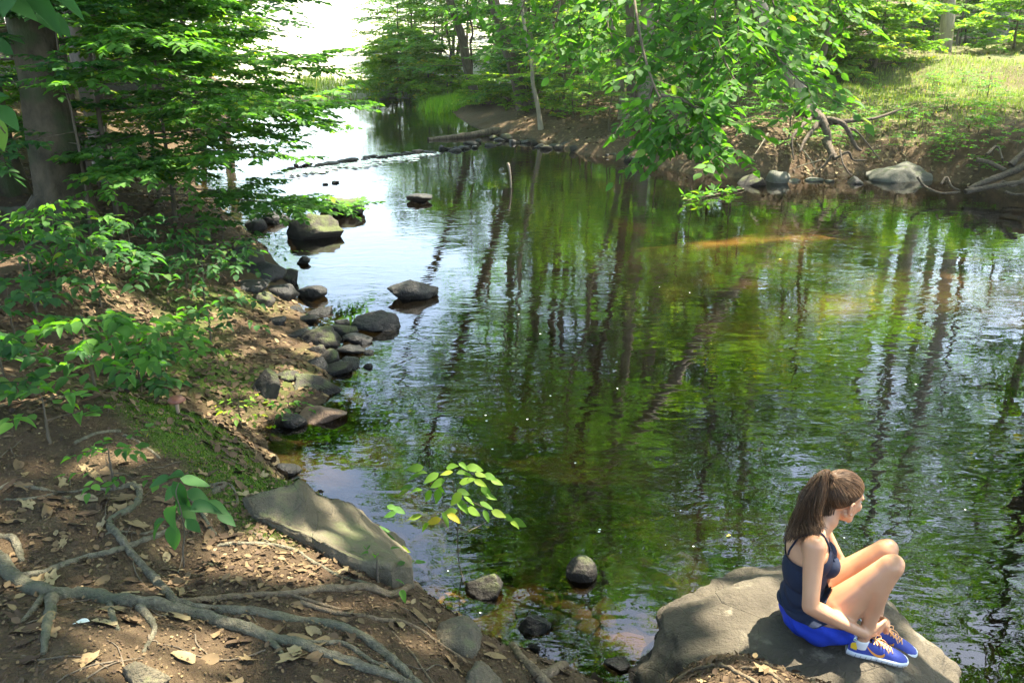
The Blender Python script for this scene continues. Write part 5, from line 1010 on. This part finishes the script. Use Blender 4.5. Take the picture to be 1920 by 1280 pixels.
for k in range(2400):
    e = g.uniform(0, 6.99); ex = np.array(ends[int(e)]) * (1 - e % 1) + np.array(ends[int(e) + 1]) * (e % 1) + g.normal(0, 4, 2); sh_ = g.uniform(0, 1) ** 2 * .6
    j = g.normal(0, .022); y_end = 3.26 + g.normal(0, .035); E = atY(ex[0], ex[1], y_end); u0 = e / 7
    M1 = atY(1532 + 16 * u0 + g.normal(0, 3), 880 + 12 * (1 - u0) + abs(g.normal(0, 4)), Yp - .02 + j * .5); M2 = atY(1507 + 35 * u0 + g.normal(0, 4), 925, Yp - .05 + j); M3 = atY(1490 + 46 * u0 + g.normal(0, 4), 968, 3.30 + j)
    path = smooth_path(np.array([PB_ + g.normal(0, .006, 3), M1, M2, M3, M3 * sh_ + E * (1 - sh_)]), 18)
    path += np.sin(np.linspace(0, 1, 18) * g.uniform(5, 12) + g.uniform(0, 6))[:, None] * g.normal(0, .004, 3) * np.linspace(0, 1, 18)[:, None]
    mb.add(*tube(path - PO, np.linspace(.0015, .0006, 18), 3), a=np.clip(g.normal(.42, .24), 0, 1))
for k in range(110):
    i = g.integers(len(hv)); a0 = hv[i] + hn[i] * .004; d_ = unit(hn[i] * .5 + unit(PB_ - a0) + g.normal(0, .35, 3)); L_ = g.uniform(.02, .07); mb.add(*tube(np.array([a0 + d_ * L_ * t + np.array([0, 0, -.4 * L_ * t * t]) for t in np.linspace(0, 1, 6)]) - PO, np.linspace(.0006, .0003, 6), 3), a=.8)
ob('ponytail', mb.mesh('ponytail'), M['hair'], hair)
b = NB('hair_tie'); M['tie'] = b.done(b.pbsdf((.01, .01, .012), .6)); a_ = np.linspace(0, 2 * math.pi, 20); e1, e2, _x = frame((-.5, -.5, .5)); rp = np.stack([PB_ + .013 * (HL * math.cos(t) + HF * math.sin(t)) for t in a_]); mb = MB(); mb.add(*tube(rp - PO, .004, 6)); ob('hair_tie', mb.mesh('hair_tie'), M['tie'], hair)
# ears, eyes, lips
for s_ in (-1, 1):
    eb = Body(); c_ = hp(-.006, s_ * .077, -.012)
    ring = [c_ + HF * (.017 * math.cos(t) - .004 * math.sin(t)) + HU * .030 * math.sin(t) + HL * s_ * (.006 - .006 * math.cos(t)) for t in np.linspace(.1, 5.2, 12)]
    eb.chain([(q_, .0052) for q_ in ring], 'head'); eb.ell(c_ + HL * s_ * .001, (.014, .006, .024), HX, 'head'); ev, en, et = remesh(eb.mesh(), .0025, 4); ob('ear', mk('ear', ev - PO, None, et), M['skin'], person)
b = NB('eye_white'); M['eyew'] = b.done(b.pbsdf((.5, .47, .43), .3)); b = NB('iris'); M['iris'] = b.done(b.pbsdf((.05, .035, .02), .15)); b = NB('lips'); M['lips'] = b.done(b.pbsdf((.42, .15, .12), .4))
iv, it = ico(3)
for s_ in (-1, 1):
    c_ = hp(.0725, s_ * .031, .004); ey = ob('eye', mk('eye', c_ + iv * .0115 - PO, None, it), M['eyew'], person); ob('iris', mk('iris', c_ + HF * .0072 + iv * .0060 - PO, None, it), M['iris'], ey)
    mb = MB(); mb.add(*tube(np.array([surf(hp(.10, s_ * l_, .030 + u_), .001) for l_, u_ in ((.014, 0), (.026, .005), (.040, .004), (.050, -.002))]) - PO, [.0018, .0032, .0026, .001], 5)); ob('eyebrow', mb.mesh('eyebrow'), M['hair'], person)
mb = MB()
for u_ in (-.054, -.062): mb.add(*tube(np.array([surf(hp(.12, l_, u_ - .002 * (abs(l_) > .015)), .0005) for l_ in (-.022, -.011, 0, .011, .022)]) - PO, [.001, .0038, .0042, .0038, .001], 6))
ob('lips', mb.mesh('lips'), M['lips'], person)
# shoes
b = NB('blue_mesh_shoe'); n = b.noise(260, 3, .6, b.obj()); M['shoe'] = b.done(b.pbsdf(b.mix(n, (.035, .06, .30), (.06, .09, .42)), .6, b.bump(n, .4, .002), .4)); b = NB('white_sole'); M['sole'] = b.done(b.pbsdf((.72, .76, .78), .6)); b = NB('orange_trim'); M['orange'] = b.done(b.pbsdf((.90, .36, .06), .55)); b = NB('yellow_tab'); M['ytab'] = b.done(b.pbsdf((.9, .55, .03), .5)); b = NB('white_sock'); M['sock'] = b.done(b.pbsdf((.75, .74, .72), .9)); b = NB('sole_groove'); M['groove'] = b.done(b.pbsdf((.10, .12, .16), .8)); M['lace'] = M['orange'].copy(); M['lace'].node_tree.nodes['Principled BSDF'].inputs['Base Color'].default_value = (.95, .50, .22, 1)
SX = np.array([0, .012, .035, .065, .10, .135, .17, .20, .228, .246, .255]); SW = np.array([.028, .048, .062, .066, .068, .074, .082, .086, .078, .056, .02]); SHT = np.array([.070, .088, .094, .088, .092, .084, .068, .056, .046, .038, .028]); SC = np.array([0, 0, 0, .0, .001, .003, .004, .004, .002, -.001, -.003])
def shoe(A_, f_, side, lab):
    f, l, u = frame(f_); heel = A_ - f * .062 + V3(0, 0, 0); heel[2] = A_[2] - .098
    L2 = lambda x, y, z: heel + f * x + l * y + u * z - PO
    n_ = 36; xs = np.linspace(0, .255, n_); w_ = np.interp(xs, SX, SW); h_ = np.interp(xs, SX, SHT); cc = np.interp(xs, SX, SC); k_ = np.ones(5) / 5
    for arr in (w_, h_): arr[2:-2] = np.convolve(arr, k_, 'valid')
    th_ = np.linspace(0, np.pi, 15); V = []; base = .020
    for x, ww, hh, c_ in zip(xs, w_, h_, cc):
        for t in th_:
            y = math.copysign(abs(math.cos(t)) ** .75, math.cos(t)) * ww / 2 * (1 - .12 * math.sin(t)); V.append(L2(x, -y + c_, base + (hh - base) * math.sin(t) ** .85))
    Q = [(i * 15 + j, i * 15 + j + 1, (i + 1) * 15 + j + 1, (i + 1) * 15 + j) for i in range(n_ - 1) for j in range(14)]
    Q = [q_ for q_ in Q if not (.022 < xs[q_[0] // 15] < .088 and 5 <= q_[0] % 15 <= 8)]     # the opening for the foot
    sh_ = ob('running_shoe', mk('running_shoe', V, Q), M['shoe'], person)
    # sole with flex grooves
    V = []; 
    for x, ww, c_ in zip(xs, w_, cc):
        for y, z in ((-.52, .026), (-.54, .010), (-.46, 0), (.46, 0), (.54, .010), (.52, .026)):
            V.append(L2(-.004 + x * 1.03, (ww + .004) * y + c_, z + .010 * max(0, (x - .2) / .055) ** 2 * (z < .02) + .004 * math.sin(x * 12)))
    Q = [(i * 6 + j, i * 6 + (j + 1) % 6, (i + 1) * 6 + (j + 1) % 6, (i + 1) * 6 + j) for i in range(n_ - 1) for j in range(6)] + [(0, 1, 4, 5), (1, 2, 3, 4)] ; e = (n_ - 1) * 6; Q += [(e, e + 1, e + 4, e + 5), (e + 1, e + 2, e + 3, e + 4)]
    ob('sole', mk('sole', V, Q), M['sole'], sh_)
    mb = MB()
    for x in np.arange(.03, .25, .022):
        ww = np.interp(x, SX, SW); 
        for s2 in (-1, 1): mb.add(*tube(np.array([L2(x, s2 * ((ww + .004) * .545), .003), L2(x + .002, s2 * (ww + .004) * .545, .012), L2(x + .004, s2 * (ww + .004) * .535, .022)]), .0012, 4))
    ob('sole_grooves', mb.mesh('sole_grooves'), M['groove'], sh_)
    def side_pt(x, z, s2, off=.0016):
        ww, hh, c_ = np.interp(x, xs, w_), np.interp(x, xs, h_), np.interp(x, xs, cc); sn = np.clip((z - base) / (hh - base), 0, 1) ** (1 / .85); t = math.asin(sn); y = abs(math.cos(t)) ** .75 * ww / 2 * (1 - .12 * sn); return L2(x, s2 * (y + off) + c_, z + off * .5)
    # curved check mark on the outer side
    top = [(.070, .074), (.086, .060), (.104, .048), (.122, .042), (.138, .044), (.150, .054)]; bot = [(.070, .074), (.082, .056), (.100, .040), (.122, .030), (.142, .032), (.152, .044)]
    V = []; 
    for (a1, a2), (b1, b2) in zip(smooth_path(top, 22), smooth_path(bot, 22)): V += [side_pt(a1, a2, side), side_pt((a1 + b1) / 2, (a2 + b2) / 2, side, .0022), side_pt(b1, b2, side)]
    ob('check_mark', mk('check_mark', V, [(i * 3 + j, i * 3 + j + 1, i * 3 + j + 4, i * 3 + j + 3) for i in range(21) for j in range(2)]), M['orange'], sh_)
    V = []
    for x in np.linspace(.008, .034, 6): V += [side_pt(x, z_, side, .002) for z_ in np.linspace(.040, .078 - abs(x - .02) * .5, 5)]
    ob('heel_tab', mk('heel_tab', V, [(i * 5 + j, i * 5 + j + 1, i * 5 + j + 6, i * 5 + j + 5) for i in range(5) for j in range(4)]), M['ytab'], sh_)
    mb = MB(); xsl = np.linspace(.100, .170, 6); zt = lambda x: np.interp(x, xs, h_)
    for i, x in enumerate(xsl):
        for s2 in (-1, 1):
            x2 = x + .014; P_ = np.array([L2(x, -s2 * .022, zt(x) - .006), L2((x + x2) / 2, 0, zt((x + x2) / 2) + .005), L2(x2, s2 * .022, zt(x2) - .006)]); mb.add(*tube(smooth_path(P_, 8), .0024, 5))
    for s2 in (-1, 1):
        P_ = np.array([L2(.104, 0, zt(.104) + .004), L2(.112, s2 * .016, zt(.11) + .016), L2(.130, s2 * .034, zt(.12) + .012), L2(.134, s2 * .026, zt(.13) + .004), L2(.112, 0, zt(.11) + .005)]); mb.add(*tube(smooth_path(P_, 20), .0022, 5))
        P_ = np.array([L2(.106, 0, zt(.104) + .005), L2(.125, s2 * .012, zt(.12) + .010), L2(.150, s2 * .026, zt(.15) + .004), L2(.165, s2 * .034, zt(.165) - .008)]); mb.add(*tube(smooth_path(P_, 14), .0022, 5))
    ob('laces', mb.mesh('laces'), M['lace'], sh_)
    mb = MB(); mb.add(*tube(np.array([A_ + V3(0, 0, z_) - f * .006 - PO for z_ in (-.052, -.035, -.022, -.014)]), [.034, .034, .0335, .0325], 20)); ob('sock', mb.mesh('sock'), M['sock'], person)
shoe(ANR, FR, -1, 'near'); shoe(ANL, FL, -1, 'far')
b = NB('haze_air'); pv = b.n('VolumePrincipled'); pv.inputs['Density'].default_value = .0005; pv.inputs['Color'].default_value = (.9, .95, .9, 1); pv.inputs['Anisotropy'].default_value = .3
b.l(pv.outputs[0], b.out.inputs['Volume']); bm = bmesh.new(); bmesh.ops.create_cube(bm, size=1); me = bpy.data.meshes.new('haze'); bm.to_mesh(me); bm.free()
o = ob('haze', me, b.m); o.location = (0, 40, 15); o.scale = (900, 900, 34); tag(o, 'thin bright haze in the air over the stream', kind='stuff')
